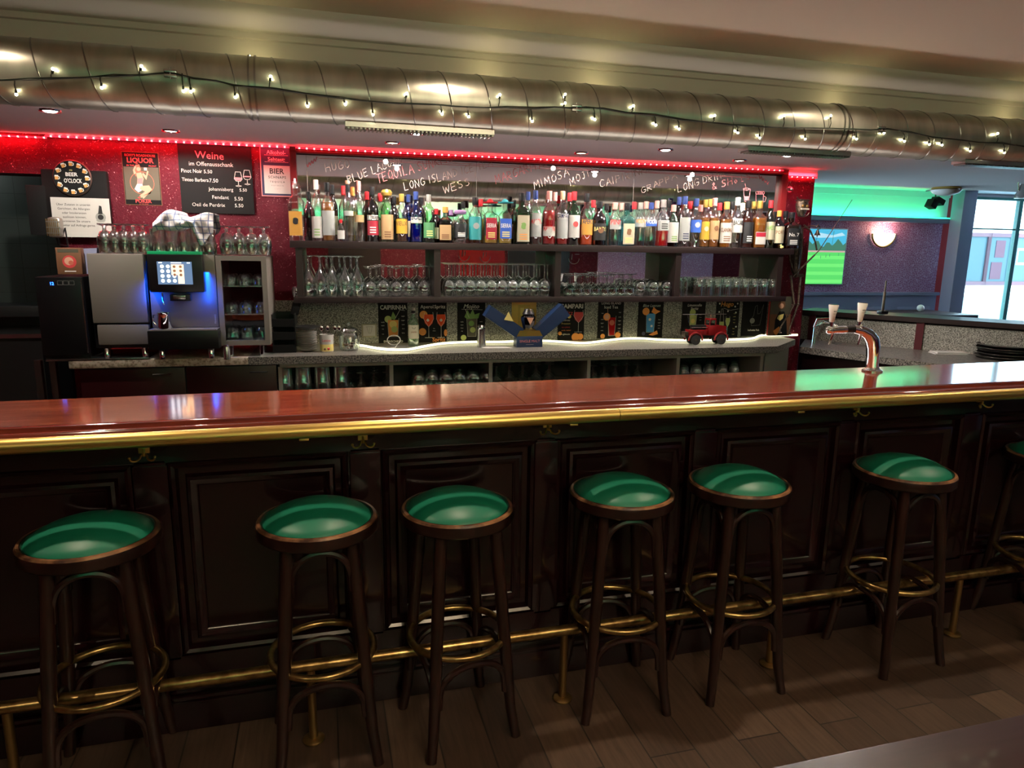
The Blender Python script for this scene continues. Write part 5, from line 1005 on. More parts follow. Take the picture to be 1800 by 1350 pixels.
# glowing tube along the counter
tp = [(628, 607), (640, 608), (655, 611), (675, 614), (700, 615), (720, 614), (745, 609), (775, 604), (805, 602), (840, 601), (880, 601), (905, 600), (950, 599), (990, 601), (1020, 603), (1040, 602), (1070, 598), (1100, 595), (1130, 595), (1160, 597), (1200, 598), (1240, 598), (1280, 597), (1310, 596), (1326, 594), (1334, 589), (1345, 587), (1365, 587), (1393, 587)]
pts = []
for x, y in tp:
    q = bZ(x, y, CZ+.010); pts.append((q.x, min(q.y, 4.437), CZ+.010))
pts2 = []
for i in range(len(pts)-1):
    for k in range(4):
        t_ = k/4; p_1 = pts[max(0, i-1)]; p_2 = pts[i]; p_3 = pts[i+1]; p_4 = pts[min(len(pts)-1, i+2)]
        pts2.append(tuple(.5*((2*p_2[j])+(-p_1[j]+p_3[j])*t_+(2*p_1[j]-5*p_2[j]+4*p_3[j]-p_4[j])*t_*t_+(-p_1[j]+3*p_2[j]-3*p_3[j]+p_4[j])*t_**3) for j in range(3)))
pts2.append(pts[-1])
b = MB(); b.tube(pts2, .0075, 'neon_white', 8); lt = single('light_tube', b, 'glowing white flexible light tube winding along the back counter', 'light tube')
b = MB(); N = 24; p = bZ(697, 612, CZ+.016); b.tube([(p.x+.040*cos(2*pi*i/N), 4.31, CZ+.036+.030*sin(2*pi*i/N)) for i in range(N)], .0028, 'cup_white', 6, True); b.tube([(p.x-.10, 4.25, CZ+.003), (p.x-.05, 4.18, CZ+.003), (p.x+.0, 4.20, CZ+.003), (p.x+.02, 4.30, CZ+.01)], .0022, 'cup_white', 6); single('cable', b, 'loose white cable coil on the counter under the first cocktail card', 'cable')
light('AREA', 'tube_glow', (.9, 4.40, CZ+.05), .2, (1, .85, .40), 2.4, (0, 0, 0), .03)
# steel shaker, napkins, blue gift box
p = bZ(839, 605, CZ); t = T('cocktail_shaker', 'tall steel shaker beside the mojito card', 'shaker', (p.x, 4.18, CZ)); b = MB(); b.lathe([(.001, 0), (.028, 0), (.028, .04), (.025, .06), (.027, .115), (.020, .122)], 'steel', 24); part('body', b, t); b = MB(); b.lathe([(.020, .121), (.026, .127), (.024, .138), (.001, .14)], 'chrome', 24); part('cap', b, t)
b = MB(); p = bZ(868, 608, CZ); b.prism([(-.09, 4.10), (.085, 4.08), (.06, 4.18), (-.095, 4.19)], 0, .004, 'paper', 'z'); single('napkin_stack', b, 'flat white papers on the counter left of the blue box', 'papers', (p.x, 0, CZ+.0005)); bpy.data.objects['napkin_stack'].location = b2w(p.x, 0, CZ+.0005)
pc = bZ(929, 608, CZ); vb = 4.16; ub = uB(929, 600, vb); bx = T('gift_box', 'blue gift box opened like wings with gold trimmed base', 'box', (ub, vb, CZ))
b = MB(); wb = uB(951, 600, vb)-uB(906, 600, vb); hb = bY(929, 590, vb).z-CZ; b.box(-wb/2, wb/2, -.03, .06, 0, hb, 'navy', .002); b.prism([(-wb/2-.0, hb), (wb/2, hb), (wb/2-.02, hb+.035), (-wb/2+.02, hb+.035)], -.028, .055, 'gold', 'y'); part('base', b, bx)
tx = Board(wb, hb, .0, 'navy', back=False); tx.text('SINGLE MALT', .5, .45, .22, 'ink_pink', maxw=.8); tx.line([(.35, .25), (.65, .25)], .001, 'ink_white'); part('print', tx.p, bx, (-wb/2, -.031, 0))
def wing(pa, pb_, pc_, pd):
    P_ = [bY(x, y, vb) for x, y in (pa, pb_, pc_, pd)]; m_ = MB(); L = [(q.x-ub, q.z-CZ) for q in P_]; m_.prism(L, -.025, .06, 'navy', 'y'); c = (sum(a for a, _ in L)/4, sum(z for _, z in L)/4); L2 = [(c[0]+(a-c[0])*.86, c[1]+(z-c[1])*.86) for a, z in L]; m_.prism(L2, -.0255, -.026, 'navy', 'y'); return m_
part('lid', wing((862, 537), (920, 578), (907, 594), (851, 555)), bx); part('lid', wing((986, 534), (1000, 554), (951, 594), (940, 578)), bx)
b = MB(); P_ = [bY(x, y, vb-.027) for x, y in ((894, 548), (902, 565), (886, 562))]; b.prism([(q.x-ub, q.z-CZ) for q in P_], -.030, -.0275, 'ink_yellow', 'y'); part('sticker', b, bx)
t = T('bottle', 'dark faceted whisky decanter standing in the open blue gift box', 'bottle', (ub, vb+.015, CZ+hb+.036)); hd = bY(929, 552, vb).z-CZ-hb-.036; b = MB(); b.lathe([(.001, 0), (.030, 0), (.036, .02), (.046, hd*.6), (.048, hd*.8), (.030, hd), (.001, hd)], 'dark_glass', 8, smooth=False); b.lathe([(.001, .004), (.026, .004), (.034, hd*.5), (.001, hd*.5)], 'liq_brown', 8); part('glass_body', b, t); b = MB(); b.lathe([(.034, hd*.96), (.040, hd), (.024, hd+.03), (.001, hd+.034)], 'black', 12); b.tube([(-.03, -.02, hd), (0, -.03, hd+.035), (.03, -.02, hd)], .002, 'gold', 6); part('cap', b, t); b = MB(); b.prism([(-.022, hd*.8), (.022, hd*.8), (0, hd*.35)], -.052, -.048, 'ink_skin', 'y'); part('label', b, t)
# red model fire engine
p0 = bZ(1238, 601, CZ); k = (uB(1276, 590, 4.12)-uB(1199, 590, 4.12)); ft = T('toy_fire_engine', 'red vintage model fire engine on the back counter', 'model truck', (uB(1199, 590, 4.12), 4.12, CZ)); R_ = 'cherry'
b = MB(); b.box(.04*k, .95*k, -.028, .028, .15*k, .20*k, 'black'); b.box(.10*k, .52*k, -.030, .030, .19*k, .31*k, R_, .003); b.box(.02*k, .13*k, -.026, .026, .17*k, .27*k, 'iron', .003)
for i in range(5): b.box((.13+i*.075)*k, (.185+i*.075)*k, -.0312, -.030, .215*k, .285*k, 'red_frame', 0)
b.box(.20*k, .50*k, -.020, .020, .31*k, .40*k, 'black', .004); b.tube([(.14*k, -.028, .36*k), (.52*k, -.028, .36*k)], .0016, 'chrome', 5); part('body', b, ft)
b = MB(); b.box(.54*k, .72*k, -.030, .030, .19*k, .40*k, R_, .003); b.box(.55*k, .70*k, -.030, .030, .50*k, .54*k, R_, .003)
for x in (.55, .685):
    for y in (-.030, .027): b.box(x*k, (x+.02)*k, y, y+.003, .39*k, .51*k, R_)
b.box(.575*k, .685*k, -.0285, .0285, .40*k, .50*k, 'pane_glass'); b.box(.57*k, .68*k, -.020, .020, .36*k, .44*k, 'black', .003); part('cab', b, ft)
b = MB(); b.prism([(.72*k, .19*k), (.97*k, .19*k), (.97*k, .34*k), (.94*k, .38*k), (.72*k, .41*k)], -.019, .019, R_, 'y'); b.box(.965*k, .985*k, -.017, .017, .20*k, .36*k, 'chrome', .002); b.sphere((.95*k, -.024, .31*k), .005, 'chrome', 6); b.sphere((.95*k, .024, .31*k), .005, 'chrome', 6); b.box(.97*k, 1.0*k, -.028, .028, .14*k, .17*k, 'chrome', .001); part('bonnet', b, ft)
for x in (.26, .84):
    for s in (-1, 1):
        b = MB(); b.lathe([(.001, -.006), (.105*k, -.006), (.105*k, .006), (.05*k, .008), (.001, .008)], 'rubber', 18, Matrix.Translation((x*k, s*.030, .105*k)) @ Matrix.Rotation(pi/2, 4, 'X')); b.lathe([(.001, -.0085), (.028*k, -.0085), (.028*k, .0085), (.001, .0085)], 'iron', 12, Matrix.Translation((x*k, s*.030, .105*k)) @ Matrix.Rotation(pi/2, 4, 'X')); part('wheel', b, ft)
        b = MB(); b.tube([((x+.15*cos(t_))*k, s*.030, (.11+.14*sin(t_))*k) for t_ in [-.15+pi*1.1*i/8 for i in range(9)]], .0065, R_, 8); part('mudguard', b, ft)
b = MB()
for s in (-1, 1): b.tube([(-.02*k, s*.012, .62*k), (.95*k, s*.012, .62*k)], .0022, 'chrome', 5)
for i in range(12): b.tube([((.02+i*.08)*k, -.012, .62*k), ((.02+i*.08)*k, .012, .62*k)], .0012, 'chrome', 4)
b.tube([(.15*k, 0, .38*k), (.10*k, 0, .62*k)], .002, 'chrome', 5); b.tube([(.62*k, 0, .55*k), (.62*k, 0, .62*k)], .002, 'chrome', 5); part('ladder', b, ft)
# bits at the left shelf end
b = MB(); p = bY(519, 543, 4.20); b.box(-.022, .022, -.03, .03, -.035, .035, 'matt_black', .004, Matrix.Translation((p.x, 4.24, p.z)) @ Matrix.Rotation(.25, 4, 'Y')); single('speaker_box', b, 'small black box speaker hanging under the left end of the lower shelf', 'speaker')

# ------------------------------------------------------------------ things on the maroon wall
p0 = bY(325, 374, WALLV); p1 = bY(442, 258, WALLV); bo = Board(p1.x-p0.x+.01, p1.z-p0.z, .012, 'chalkboard')
bo.text('Weine', .42, .80, .105, 'chalk_pink', .0, maxw=.42, rot=-.03); bo.text('im Offenausschank', .44, .69, .060, 'chalk', -.005, maxw=.60)
bo.text('Pinot Noir', .17, .585, .055, 'chalk', -.003, maxw=.28); bo.text('5.50', .39, .585, .05, 'chalk', -.003, maxw=.12); bo.text('Tinteo Barbera', .21, .46, .052, 'chalk', -.003, maxw=.36); bo.text('7.50', .46, .455, .055, 'chalk', -.003, maxw=.12)
bo.text('Johannisberg', .55, .335, .050, 'chalk', -.003, maxw=.34); bo.text('5.50', .86, .335, .045, 'chalk', -.003, maxw=.12); bo.text('Fendant', .54, .215, .052, 'chalk', -.003, maxw=.26); bo.text('5.50', .79, .20, .052, 'chalk', -.003, maxw=.13); bo.text('Oeil de Perdrix', .37, .10, .052, 'chalk', -.003, maxw=.54); bo.text('5.50', .79, .10, .052, 'chalk', -.003, maxw=.13)
for cx, tz in ((.80, .62), (.925, .65)):
    bo.line([(cx-.035, tz), (cx-.055, tz-.10), (cx-.03, tz-.135), (cx+.03, tz-.135), (cx+.055, tz-.10), (cx+.035, tz), (cx-.035, tz)], .0025, 'chalk'); bo.poly([(cx-.055, tz-.08), (cx+.055, tz-.08), (cx+.045, tz-.125), (cx-.045, tz-.125)] if cx < .9 else [(cx-.05, tz-.085), (cx+.05, tz-.085), (cx+.05, tz-.10), (cx-.05, tz-.10)], 'chalk_pink'); bo.line([(cx, tz-.135), (cx, tz-.20)], .0025, 'chalk'); bo.line([(cx-.04, tz-.205), (cx, tz-.215), (cx+.04, tz-.205), (cx, tz-.195), (cx-.04, tz-.205)], .002, 'chalk')
bo.make('chalkboard', 'black chalkboard listing open wines and prices on the maroon wall', 'chalkboard', (p0.x-.012, WALLV-.001, p0.z), pname='writing')
p0 = bY(461, 345, WALLV); p1 = bY(513, 259, WALLV); s = Board(p1.x-p0.x+.004, p1.z-p0.z, .006, 'ink_navy'); s.rect(.0, .0, 1, 1, 'ink_pink'); s.rect(.03, .02, .97, .98, 'ink_navy'); s.text('Alkohol-', .5, .845, .075, 'ink_white', .01, maxw=.78); s.line([(.14, .825), (.86, .825)], .0014, 'ink_white'); s.text('Sehtest:', .5, .71, .075, 'ink_white', .01, maxw=.78); s.line([(.14, .69), (.86, .69)], .0014, 'ink_white'); s.rect(.10, .06, .90, .62, 'paper')
s.text('BIER', .5, .46, .105, 'ink_black', .02, maxw=.64); s.text('SCHNAPS', .5, .365, .05, 'ink_black', .01, maxw=.64, space=1.2); s.text('TEQUILA', .5, .28, .035, 'ink_black', .01, maxw=.62, space=1.6); s.text('ROTWEIN', .5, .21, .022, 'ink_black', 0, maxw=.60, space=2.0); s.text('PROSECCO', .5, .15, .010, 'ink_black', 0, maxw=.58, space=2)
s.make('eye_test_sign', 'navy and white joke eye test sign right of the chalkboard', 'sign', (p0.x-.002, WALLV-.001, p0.z), pname='writing')
p0 = bY(228, 360, WALLV); p1 = bY(283, 269, WALLV); s = Board(p1.x-p0.x+.006, p1.z-p0.z, .003, 'ink_brown'); s.rect(.015, .01, .985, .99, 'matt_black'); s.rect(.03, .10, .97, .72, 'ink_olive'); s.text("ROXY'S ROADHOUSE", .5, .915, .045, 'ink_red', .01, maxw=.82); s.text('LIQUOR', .5, .80, .09, 'ink_red', .03, maxw=.86); s.text('IN THE', .22, .73, .03, 'ink_red', .01, maxw=.26); s.text('FRONT', .82, .73, .03, 'ink_red', .01, maxw=.24); s.text('POKER', .5, .045, .065, 'ink_red', .03, maxw=.68); s.text('IN THE REAR', .5, .012, .02, 'ink_red', 0, maxw=.4)
s.circ(.50, .42, .33, 'ink_hair', 28); s.circ(.50, .42, .315, 'ink_olive', 28); s.poly([(.30, .64), (.36, .76), (.46, .77), (.50, .68), (.46, .58), (.34, .54)], 'ink_hair'); s.circ(.43, .68, .055, 'ink_skin'); s.poly([(.36, .60), (.50, .62), (.55, .50), (.50, .38), (.36, .40), (.38, .50)], 'ink_skin'); s.poly([(.38, .50), (.53, .52), (.50, .38), (.38, .38)], 'ink_pink'); s.poly([(.52, .58), (.62, .48), (.70, .64), (.66, .66), (.62, .56), (.54, .62)], 'ink_skin'); s.rect(.58, .66, .66, .71, 'ink_white')
s.poly([(.28, .30), (.36, .40), (.50, .40), (.52, .30), (.38, .24)], 'ink_white'); s.poly([(.44, .36), (.68, .38), (.76, .30), (.50, .16), (.44, .14), (.40, .18), (.56, .26), (.42, .30)], 'ink_skin'); s.poly([(.70, .22), (.74, .28), (.50, .12), (.46, .16)], 'ink_skin'); s.poly([(.30, .58), (.36, .60), (.33, .66), (.38, .72), (.34, .74), (.28, .66)], 'ink_skin'); s.poly([(.34, .14), (.44, .18), (.40, .12)], 'ink_red')
s.make('tin_sign', 'vintage tin sign with red lettering and seated red-haired woman', 'sign', (p0.x-.02, WALLV-.001, p0.z))
# black board, round sign, paper notice, old microphone
p0 = bY(82, 413, WALLV-.05); p1 = bY(186, 300, WALLV-.05); b = MB(); b.box(0, p1.x-p0.x, 0, .045, 0, p1.z-p0.z, 'matt_black', .012); b.box(-.08, .02, .0, .04, 0, p1.z-p0.z-.09, 'matt_black', .004); single('black_wall_panel', b, 'black panel hung behind the round beer sign', 'panel', (p0.x, WALLV-.046, p0.z))
p = bY(127, 313, WALLV-.06); R0 = (bY(161, 313, WALLV-.06).x-bY(92, 313, WALLV-.06).x)/2; t = T('round_sign', 'round beer o clock sign ringed by beer mugs', 'sign', (p.x, WALLV-.052, p.z)); b = MB(); XR_ = Matrix.Rotation(pi/2, 4, 'X'); b.lathe([(.001, 0), (R0*.97, 0), (R0, .003), (R0, .008), (R0*.96, .012), (.001, .012)], 'iron', 40, XR_); part('panel', b, t)
s = Board(2*R0, 2*R0, .0125, 'matt_black', back=False); s.circ(.5, .5, .47, 'matt_black', 36); s.text('ITS', .49, .69, .04, 'ink_yellow', .01); s.text('BEER', .5, .55, .10, 'ink_white', .02, maxw=.34, shear=0); s.text("O'CLOCK", .52, .37, .11, 'ink_white', .02, maxw=.46)
for i in range(12):
    a = 2*pi*i/12; cx, cz = .5+.385*sin(a), .5+.385*cos(a); c, d = cos(-.35*sin(a*2)), sin(-.35*sin(a*2))
    def rr(x, z): return (cx+x*c-z*d, cz+x*d+z*c)
    s.poly([rr(-.045, -.055), rr(.04, -.055), rr(.045, .04), rr(-.05, .04)], 'ink_beer'); s.poly([rr(-.055, .03), rr(.05, .03), rr(.045, .065), rr(-.04, .068)], 'ink_white'); s.line([rr(.045, .03), rr(.075, .015), rr(.07, -.03), rr(.042, -.04)], .0035, 'ink_white')
part('print', s.p, t, (-R0, 0, -R0))
p0 = bY(94, 416, WALLV-.07); p1 = bY(190, 349, WALLV-.07); s = Board(p1.x-p0.x, p1.z-p0.z, .002, 'paper')
for k, tx_ in enumerate(('Über Zutaten in unseren', 'Gerichten, die Allergien', 'oder Intoleranzen', 'auslösen können,', 'informieren Sie unsere', 'Mitarbeiter auf Anfrage gerne.')): s.text(tx_, .38, .80-k*.105, .055, 'ink_black', .005, maxw=(.58, .56, .42, .40, .58, .72)[k])
s.circ(.83, .52, .09, 'grey_panel'); s.circ(.83, .52, .05, 'ink_black'); s.poly([(.79, .60), (.82, .82), (.86, .80), (.87, .60)], 'ink_black'); s.poly([(.74, .44), (.92, .44), (.88, .40), (.78, .40)], 'grey_panel')
s.make('paper_notice', 'laminated white allergy notice in front of the black panel', 'notice', (p0.x, WALLV-.056, p0.z), pname='writing')
p = bY(98, 400, 4.32); t = T('vintage_microphone', 'old silvery stage microphone at the left end of the wall', 'microphone', (p.x, 4.32, p.z)); b = MB(); b.box(-.035, .035, -.03, .03, -.055, .055, 'trail_silver', .022); part('head', b, t); g_ = MB()
for k in range(7): g_.box(-.034+.009*k, -.031+.009*k, -.0335, -.028, -.045, .045, 'old_brass')
for z in (-.03, 0, .03): g_.box(-.034, .034, -.034, -.030, z-.002, z+.002, 'trail_silver')
part('grille', g_, t); b = MB(); b.tube([(.03, 0, -.04), (.045, 0, 0), (.05, .0, -.10)], .004, 'black', 6); b.tube([(0, .0, -.05), (0, .02, -.09), (0, .136, -.10)], .006, 'black', 6); part('bracket', b, t)
p = bY(176, 443, 4.42); s = Board(.06, .045, .004, 'matt_black'); s.text('WC', .5, .3, .5, 'ink_white', 0, maxw=.7); s.make('small_sign', 'little black sign with pale writing behind the upturned glasses', 'sign', (p.x-.03, WALLV-.001, p.z-.02))
# shelves' brackets hold the kitchen opening: worktop in the dark kitchen
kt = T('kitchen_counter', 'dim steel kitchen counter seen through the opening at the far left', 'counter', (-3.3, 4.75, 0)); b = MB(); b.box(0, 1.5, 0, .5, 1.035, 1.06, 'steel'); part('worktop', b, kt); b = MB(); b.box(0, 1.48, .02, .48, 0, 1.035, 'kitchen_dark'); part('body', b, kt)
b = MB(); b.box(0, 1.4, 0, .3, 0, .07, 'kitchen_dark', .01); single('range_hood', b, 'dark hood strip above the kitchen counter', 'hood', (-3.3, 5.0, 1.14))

# ------------------------------------------------------------------ scrap metal figure on the column
fgv = WALLV-.10
def FP(px, py, v=None): q = bY(px, py, v or fgv); return Vector((q.x, q.y, q.z))
fig = T('scrap_metal_figure', 'scrap iron skeleton figure with long thin legs seated at the column', 'sculpture', (0, 0, 0))
b = MB(); c = FP(1409, 366); k = .0031
b.lathe([(.001, -.060), (.022, -.055), (.036, -.025), (.045, .01), (.046, .035), (.034, .055), (.001, .06)], 'scrap_iron', 20, Matrix.Translation(c) @ Matrix.Diagonal((.95, .85, 1, 1))); part('head', b, fig)
b = MB()
for s_ in (-1, 1): b.sphere(c+Vector((s_*.018, -.038, .012)), .011, 'old_brass', 8)
b.box(c.x-.030, c.x+.030, c.y-.045, c.y-.030, c.z-.012, c.z-.002, 'bone'); b.tube([c+Vector((.04*cos(t_), -.034-.012*sin(t_), .030*sin(t_)-.03)) for t_ in [pi+pi*i/10 for i in range(11)]], .004, 'iron', 6); part('face', b, fig)
b = MB(); b.box(c.x-.035, c.x+.04, c.y-.03, c.y+.03, c.z+.045, c.z+.060, 'iron', .004, ); b.tube([c+Vector((-.02, 0, .05)), c+Vector((-.045, 0, .075))], .006, 'iron', 6); part('hat', b, fig)
b = MB(); tor = [(1403, 395), (1401, 415), (1400, 435), (1398, 455), (1397, 475), (1400, 487)]; b.tube([FP(x, y) for x, y in tor], [.018, .036, .038, .034, .026, .016], 'scrap_iron', 12); part('torso', b, fig)
b = MB()
for k_, (xo) in enumerate((-9, -3, 4, 9)): b.tube([FP(1402+xo, 400, fgv-.035), FP(1400+xo*1.1, 440, fgv-.045), FP(1399+xo*.6, 480, fgv-.03)], .005, 'iron', 6)
part('ribs', b, fig)
for pts in ([(1413, 395), (1424, 405), (1433, 425), (1436, 440)], [(1391, 395), (1386, 430), (1389, 460), (1396, 480), (1412, 468), (1432, 448)]):
    b = MB(); b.tube([FP(x, y, fgv-.05) for x, y in pts], .006, 'scrap_iron', 8); part('arm', b, fig)
b = MB(); q = FP(1404, 484, fgv-.03); b.box(q.x-.028, q.x+.03, q.y-.02, q.y+.02, q.z-.010, q.z+.008, 'iron', .003); part('hips', b, fig)
for pts in ([(1390, 484), (1393, 510), (1396, 535), (1385, 555), (1374, 572), (1370, 584)], [(1407, 486), (1405, 512), (1403, 535), (1395, 558), (1389, 575), (1387, 586)]):
    b = MB(); vv = (fgv-.03, fgv-.05, fgv-.07, fgv-.09, fgv-.10, fgv-.10); b.tube([FP(x, y, v_) for (x, y), v_ in zip(pts, vv)], [.009, .008, .008, .006, .005, .006], 'scrap_iron', 8); e = FP(*pts[-1], fgv-.10); b.sphere(e+Vector((0, -.008, -.002)), .010, 'iron', 8, (.9, 1.8, .7)); q = FP(*pts[2], fgv-.07); b.sphere(q, .011, 'iron', 8); part('leg', b, fig)
b = MB(); b.tube([FP(1394, 487, fgv-.08), FP(1440, 440, fgv-.10), FP(1498, 351, fgv-.14)], [.003, .0035, .002], 'iron', 6); single('metal_rod', b, 'long thin metal rod slanting from the scrap iron figure', 'rod')
# bell
q = FP(1437, 408, fgv-.02); t = T('hand_bell', 'small dark bell hanging beside the column in front of the television', 'bell', (q.x, q.y, q.z)); b = MB(); b.lathe([(.022, -.022), (.019, -.016), (.011, .0), (.009, .012), (.001, .018)], 'iron', 18); part('bell_body', b, t); b = MB(); b.sphere((0, 0, -.027), .005, 'iron', 6); b.tube([(0, 0, -.03), (0, 0, -.06)], .0015, 'iron', 4); part('clapper', b, t); b = MB(); b.tube([(-.055, .09, .03), (-.03, .04, .045), (-.005, 0, .040), (.015, 0, .035), (.02, 0, .022), (0, 0, .018)], .003, 'iron', 6); b.tube([(-.012, 0, .03), (0, 0, .052), (.015, 0, .04)], .004, 'iron', 6); part('bracket', b, t)
q = FP(1388, 333, WALLV-.05); t = T('wall_ornament', 'small glass and silver ornament on the column above the figure', 'ornament', (q.x, q.y, q.z)); b = MB(); b.sphere((0, 0, 0), .024, 'clear_glass', 10, (1.2, .6, .8)); b.sphere((.006, -.012, 0), .012, 'chrome', 8); part('bead', b, t); b = MB(); b.tube([(-.03, 0, 0), (-.004, 0, .06), (.03, 0, -.01)], .0012, 'steel', 4); part('wire', b, t)

# ================================================================== RIGHT-HAND SIDE
TVV = FV-.035
p0 = bY(1405, 501, TVV); p1 = bY(1491, 402, TVV); w = p1.x-p0.x+.42; t = T('television', 'wall television showing a green sports field under a blue sky', 'television', (p1.x-w, FV-.001, p0.z)); h = p1.z-p0.z
b = MB(); b.box(0, w, -.035, 0, 0, h, 'steel', .004); part('casing', b, t)
pmat('tv_grass', (.05, .4, .08), .3, emit=(.10, .62, .13), es=.55); pmat('tv_grass_light', (.1, .5, .1), .3, emit=(.16, .74, .17), es=.55); pmat('tv_sky', (.1, .4, .6), .3, emit=(.06, .42, .62), es=.55); pmat('tv_trees', (.05, .15, .1), .3, emit=(.06, .19, .13), es=.5); pmat('tv_white', (.6, .7, .8), .3, emit=(.42, .66, .80), es=.5); pmat('tv_track', (.5, .3, .3), .3, emit=(.55, .36, .34), es=.5)
s = Board(w, h, .0355, 'black', back=False); s.rect(.012, .02, .988, .98, 'tv_sky'); s.rect(.012, .02, .988, .60, 'tv_grass'); 
for k in range(4): s.rect(.012, .04+k*.14, .988, .10+k*.14, 'tv_grass_light')
s.rect(.012, .58, .988, .61, 'tv_track'); s.poly([(.012, .61)]+[(.012+.976*i/26, .74+.05*sin(i*1.7)+.03*sin(i*.6)) for i in range(27)]+[(.988, .61)], 'tv_trees')
s.poly([(.45, .86), (.62, .92), (.8, .88), (.92, .93), (.97, .88), (.8, .84), (.6, .83)], 'tv_white'); s.line([(.80, .70), (.81, .95)], .006, 'tv_trees')
for x, z in ((.66, .47), (.73, .49), (.78, .50), (.9, .52)): s.rect(x, z, x+.006, z+.05, 'tv_trees')
part('screen', s.p, t)
p = bY(1552, 408, FV); t = T('wall_sconce', 'half-round lit wall sconce on the purple wallpaper', 'wall lamp', (p.x, FV-.001, p.z-.02)); RS = .166
b = MB(); b.tube([(RS*cos(a), -.02, RS*.95*sin(a)) for a in [pi+pi*i/16 for i in range(17)]], .012, 'old_brass', 8); part('frame', b, t)
b = MB(); vs = []; 
for j in range(9):
    for i in range(17):
        a = pi+pi*i/16; r_ = RS*.93*j/8; vs.append((r_*cos(a), -.095*sqrt(max(0, 1-(j/8)**2))-.008, r_*.95*sin(a)))
b.add(vs, [(j*17+i, j*17+i+1, (j+1)*17+i+1, (j+1)*17+i) for j in range(8) for i in range(16)], 'sconce_glow', True); part('shade', b, t)
light('POINT', 'sconce_light', (p.x, FV-.12, p.z+.04), 1.8, (1, .5, .32), .04)
# wing counter (turned), splash, ledge
WZ = .93
F0, F1 = Vector((3.41, 4.33)), Vector((4.05, 2.75)); S0, S1 = Vector((3.76, 4.72)), Vector((4.72, 3.25))
wcn = T('wing_counter', 'granite topped side counter with dark drawers running towards the door', 'counter', (0, 0, 0), frame='F')
b = MB(); b.prism([tuple(F0), tuple(F1), (4.75, 2.62), tuple(S1), tuple(S0)], WZ-.045, WZ, 'granite', 'z'); part('worktop', b, wcn)
b = MB(); b.prism([(F0.x+.03, F0.y), (F1.x+.03, F1.y+.02), (4.75, 2.66), (S1.x, S1.y), (S0.x, S0.y)], 0, WZ-.045, 'mahogany', 'z'); part('body', b, wcn)
dd = (F1-F0).normalized(); ang = atan2(dd.y, dd.x)
b = MB(); M_ = Matrix.Translation((F0.x+dd.x*.42+.028, F0.y+dd.y*.42, .80)) @ Matrix.Rotation(ang, 4, 'Z'); b.tube([(-.06, 0, 0), (-.06, -.025, 0), (.06, -.025, 0), (.06, 0, 0)], .005, 'steel', 6, xf=M_); part('handle', b, wcn)
lg = T('raised_ledge', 'raised dark ledge with stone back panel behind the side counter', 'counter', (0, 0, 0), frame='F'); LZ = 1.165
dS = (S1-S0).normalized(); nS = Vector((-dS.y, dS.x))
def SP(t_, o_): q = S0+dS*t_+nS*o_; return (q.x, q.y)
LL = (S1-S0).length
b = MB(); b.prism([SP(-.05, .0), SP(LL, 0), SP(LL, .03), SP(-.05, .03)], WZ, LZ-.05, 'granite_splash', 'z'); part('back_panel', b, lg)
b = MB(); b.prism([SP(-.05, -.03), SP(LL-.02, -.03), SP(LL+.05, .08), SP(LL+.05, .30), SP(-.05, .30)], LZ-.035, LZ, 'dark_brown', 'z'); b.prism([SP(-.05, .03), SP(LL, .03), SP(LL, .10), SP(-.05, .10)], 0, LZ-.035, 'dark_brown', 'z'); part('ledge_board', b, lg)
b = MB()
tt = .78
for t0 in (.02, tt): b = MB(); b.prism([SP(t0, -.012), SP(t0+.05, -.012), SP(t0+.05, .0), SP(t0, .0)], WZ, LZ-.035, 'maroon_post', 'z'); part('upright', b, lg)
# round sink in the wing counter
p = fZ(1500, 605, WZ); t = T('sink', 'round steel sink bowl set in the side counter below the taps', 'sink', (p.x, p.y, WZ), frame='F'); b = MB(); b.lathe([(.155, .001), (.150, .005), (.140, .003), (.138, -.01), (.13, -.035), (.001, -.035)], 'steel', 36, Matrix.Diagonal((1, 1, .12, 1))); part('rim', b, t)
b = MB(); q = fZ(1433, 606, WZ); b.tube([(0, 0, 0), (.0, 0, .13), (.05, -.03, .17), (.12, -.08, .15)], [.012, .01, .012, .01], 'chrome', 8); b.tube([(-.01, 0, .13), (.02, .01, .19), (.10, -.03, .20)], .007, 'cherry', 6); single('mixer_tap', b, 'chrome mixer tap with dark red handle at the sink', 'tap', (q.x, q.y+.02, WZ), frame='F')
for (px, py), sz, lab in (((1585, 606), .045, 'small stack of clear ashtrays by the dark red upright'), ):
    q = fZ(px, py, WZ)
    for k in range(3): 
        b = MB(); b.lathe([(.001, .001), (.040, .001), (.045, .022), (.040, .022), (.036, .005), (.001, .005)], 'smoke_glass', 20); single('ashtray', b, 'dim glass ashtray stacked by the ledge upright, %s' % ('bottom', 'middle', 'top')[k], 'ashtray', (q.x, q.y, WZ+.001+k*.024), 'stacked ashtrays', frame='F')
# menus and trays
q = fZ(1660, 621, WZ)
for k in range(2):
    b = MB(); b.box(-.11, .11, -.05, .05, 0, .006, 'white'); single('menu_card', b, 'closed pale menu lying on the side counter, %s one' % ('lower', 'upper')[k], 'menu', (q.x+k*.01, q.y-.03, WZ+.001+k*.009), 'pale menus', -.35+k*.05, 'F')
q = fZ(1762, 630, WZ)
for k in range(5):
    b = MB(); b.lathe([(.001, .0), (.150, 0), (.168, .016), (.171, .018), (.168, .019), (.148, .004), (.001, .004)], 'rubber' if k % 2 else 'black', 36); b.lathe([(.166, .017), (.1715, .0175), (.1715, .0195), (.166, .0195)], 'steel', 36); o = single('serving_tray', b, 'round black serving tray on the side counter, %s of the stack' % ('bottom', 'second', 'middle', 'fourth', 'top')[k], 'tray', (q.x+(k % 3)*.012-.0, q.y-(k % 2)*.008, WZ+.001+k*.0185), 'stacked round trays', frame='F')
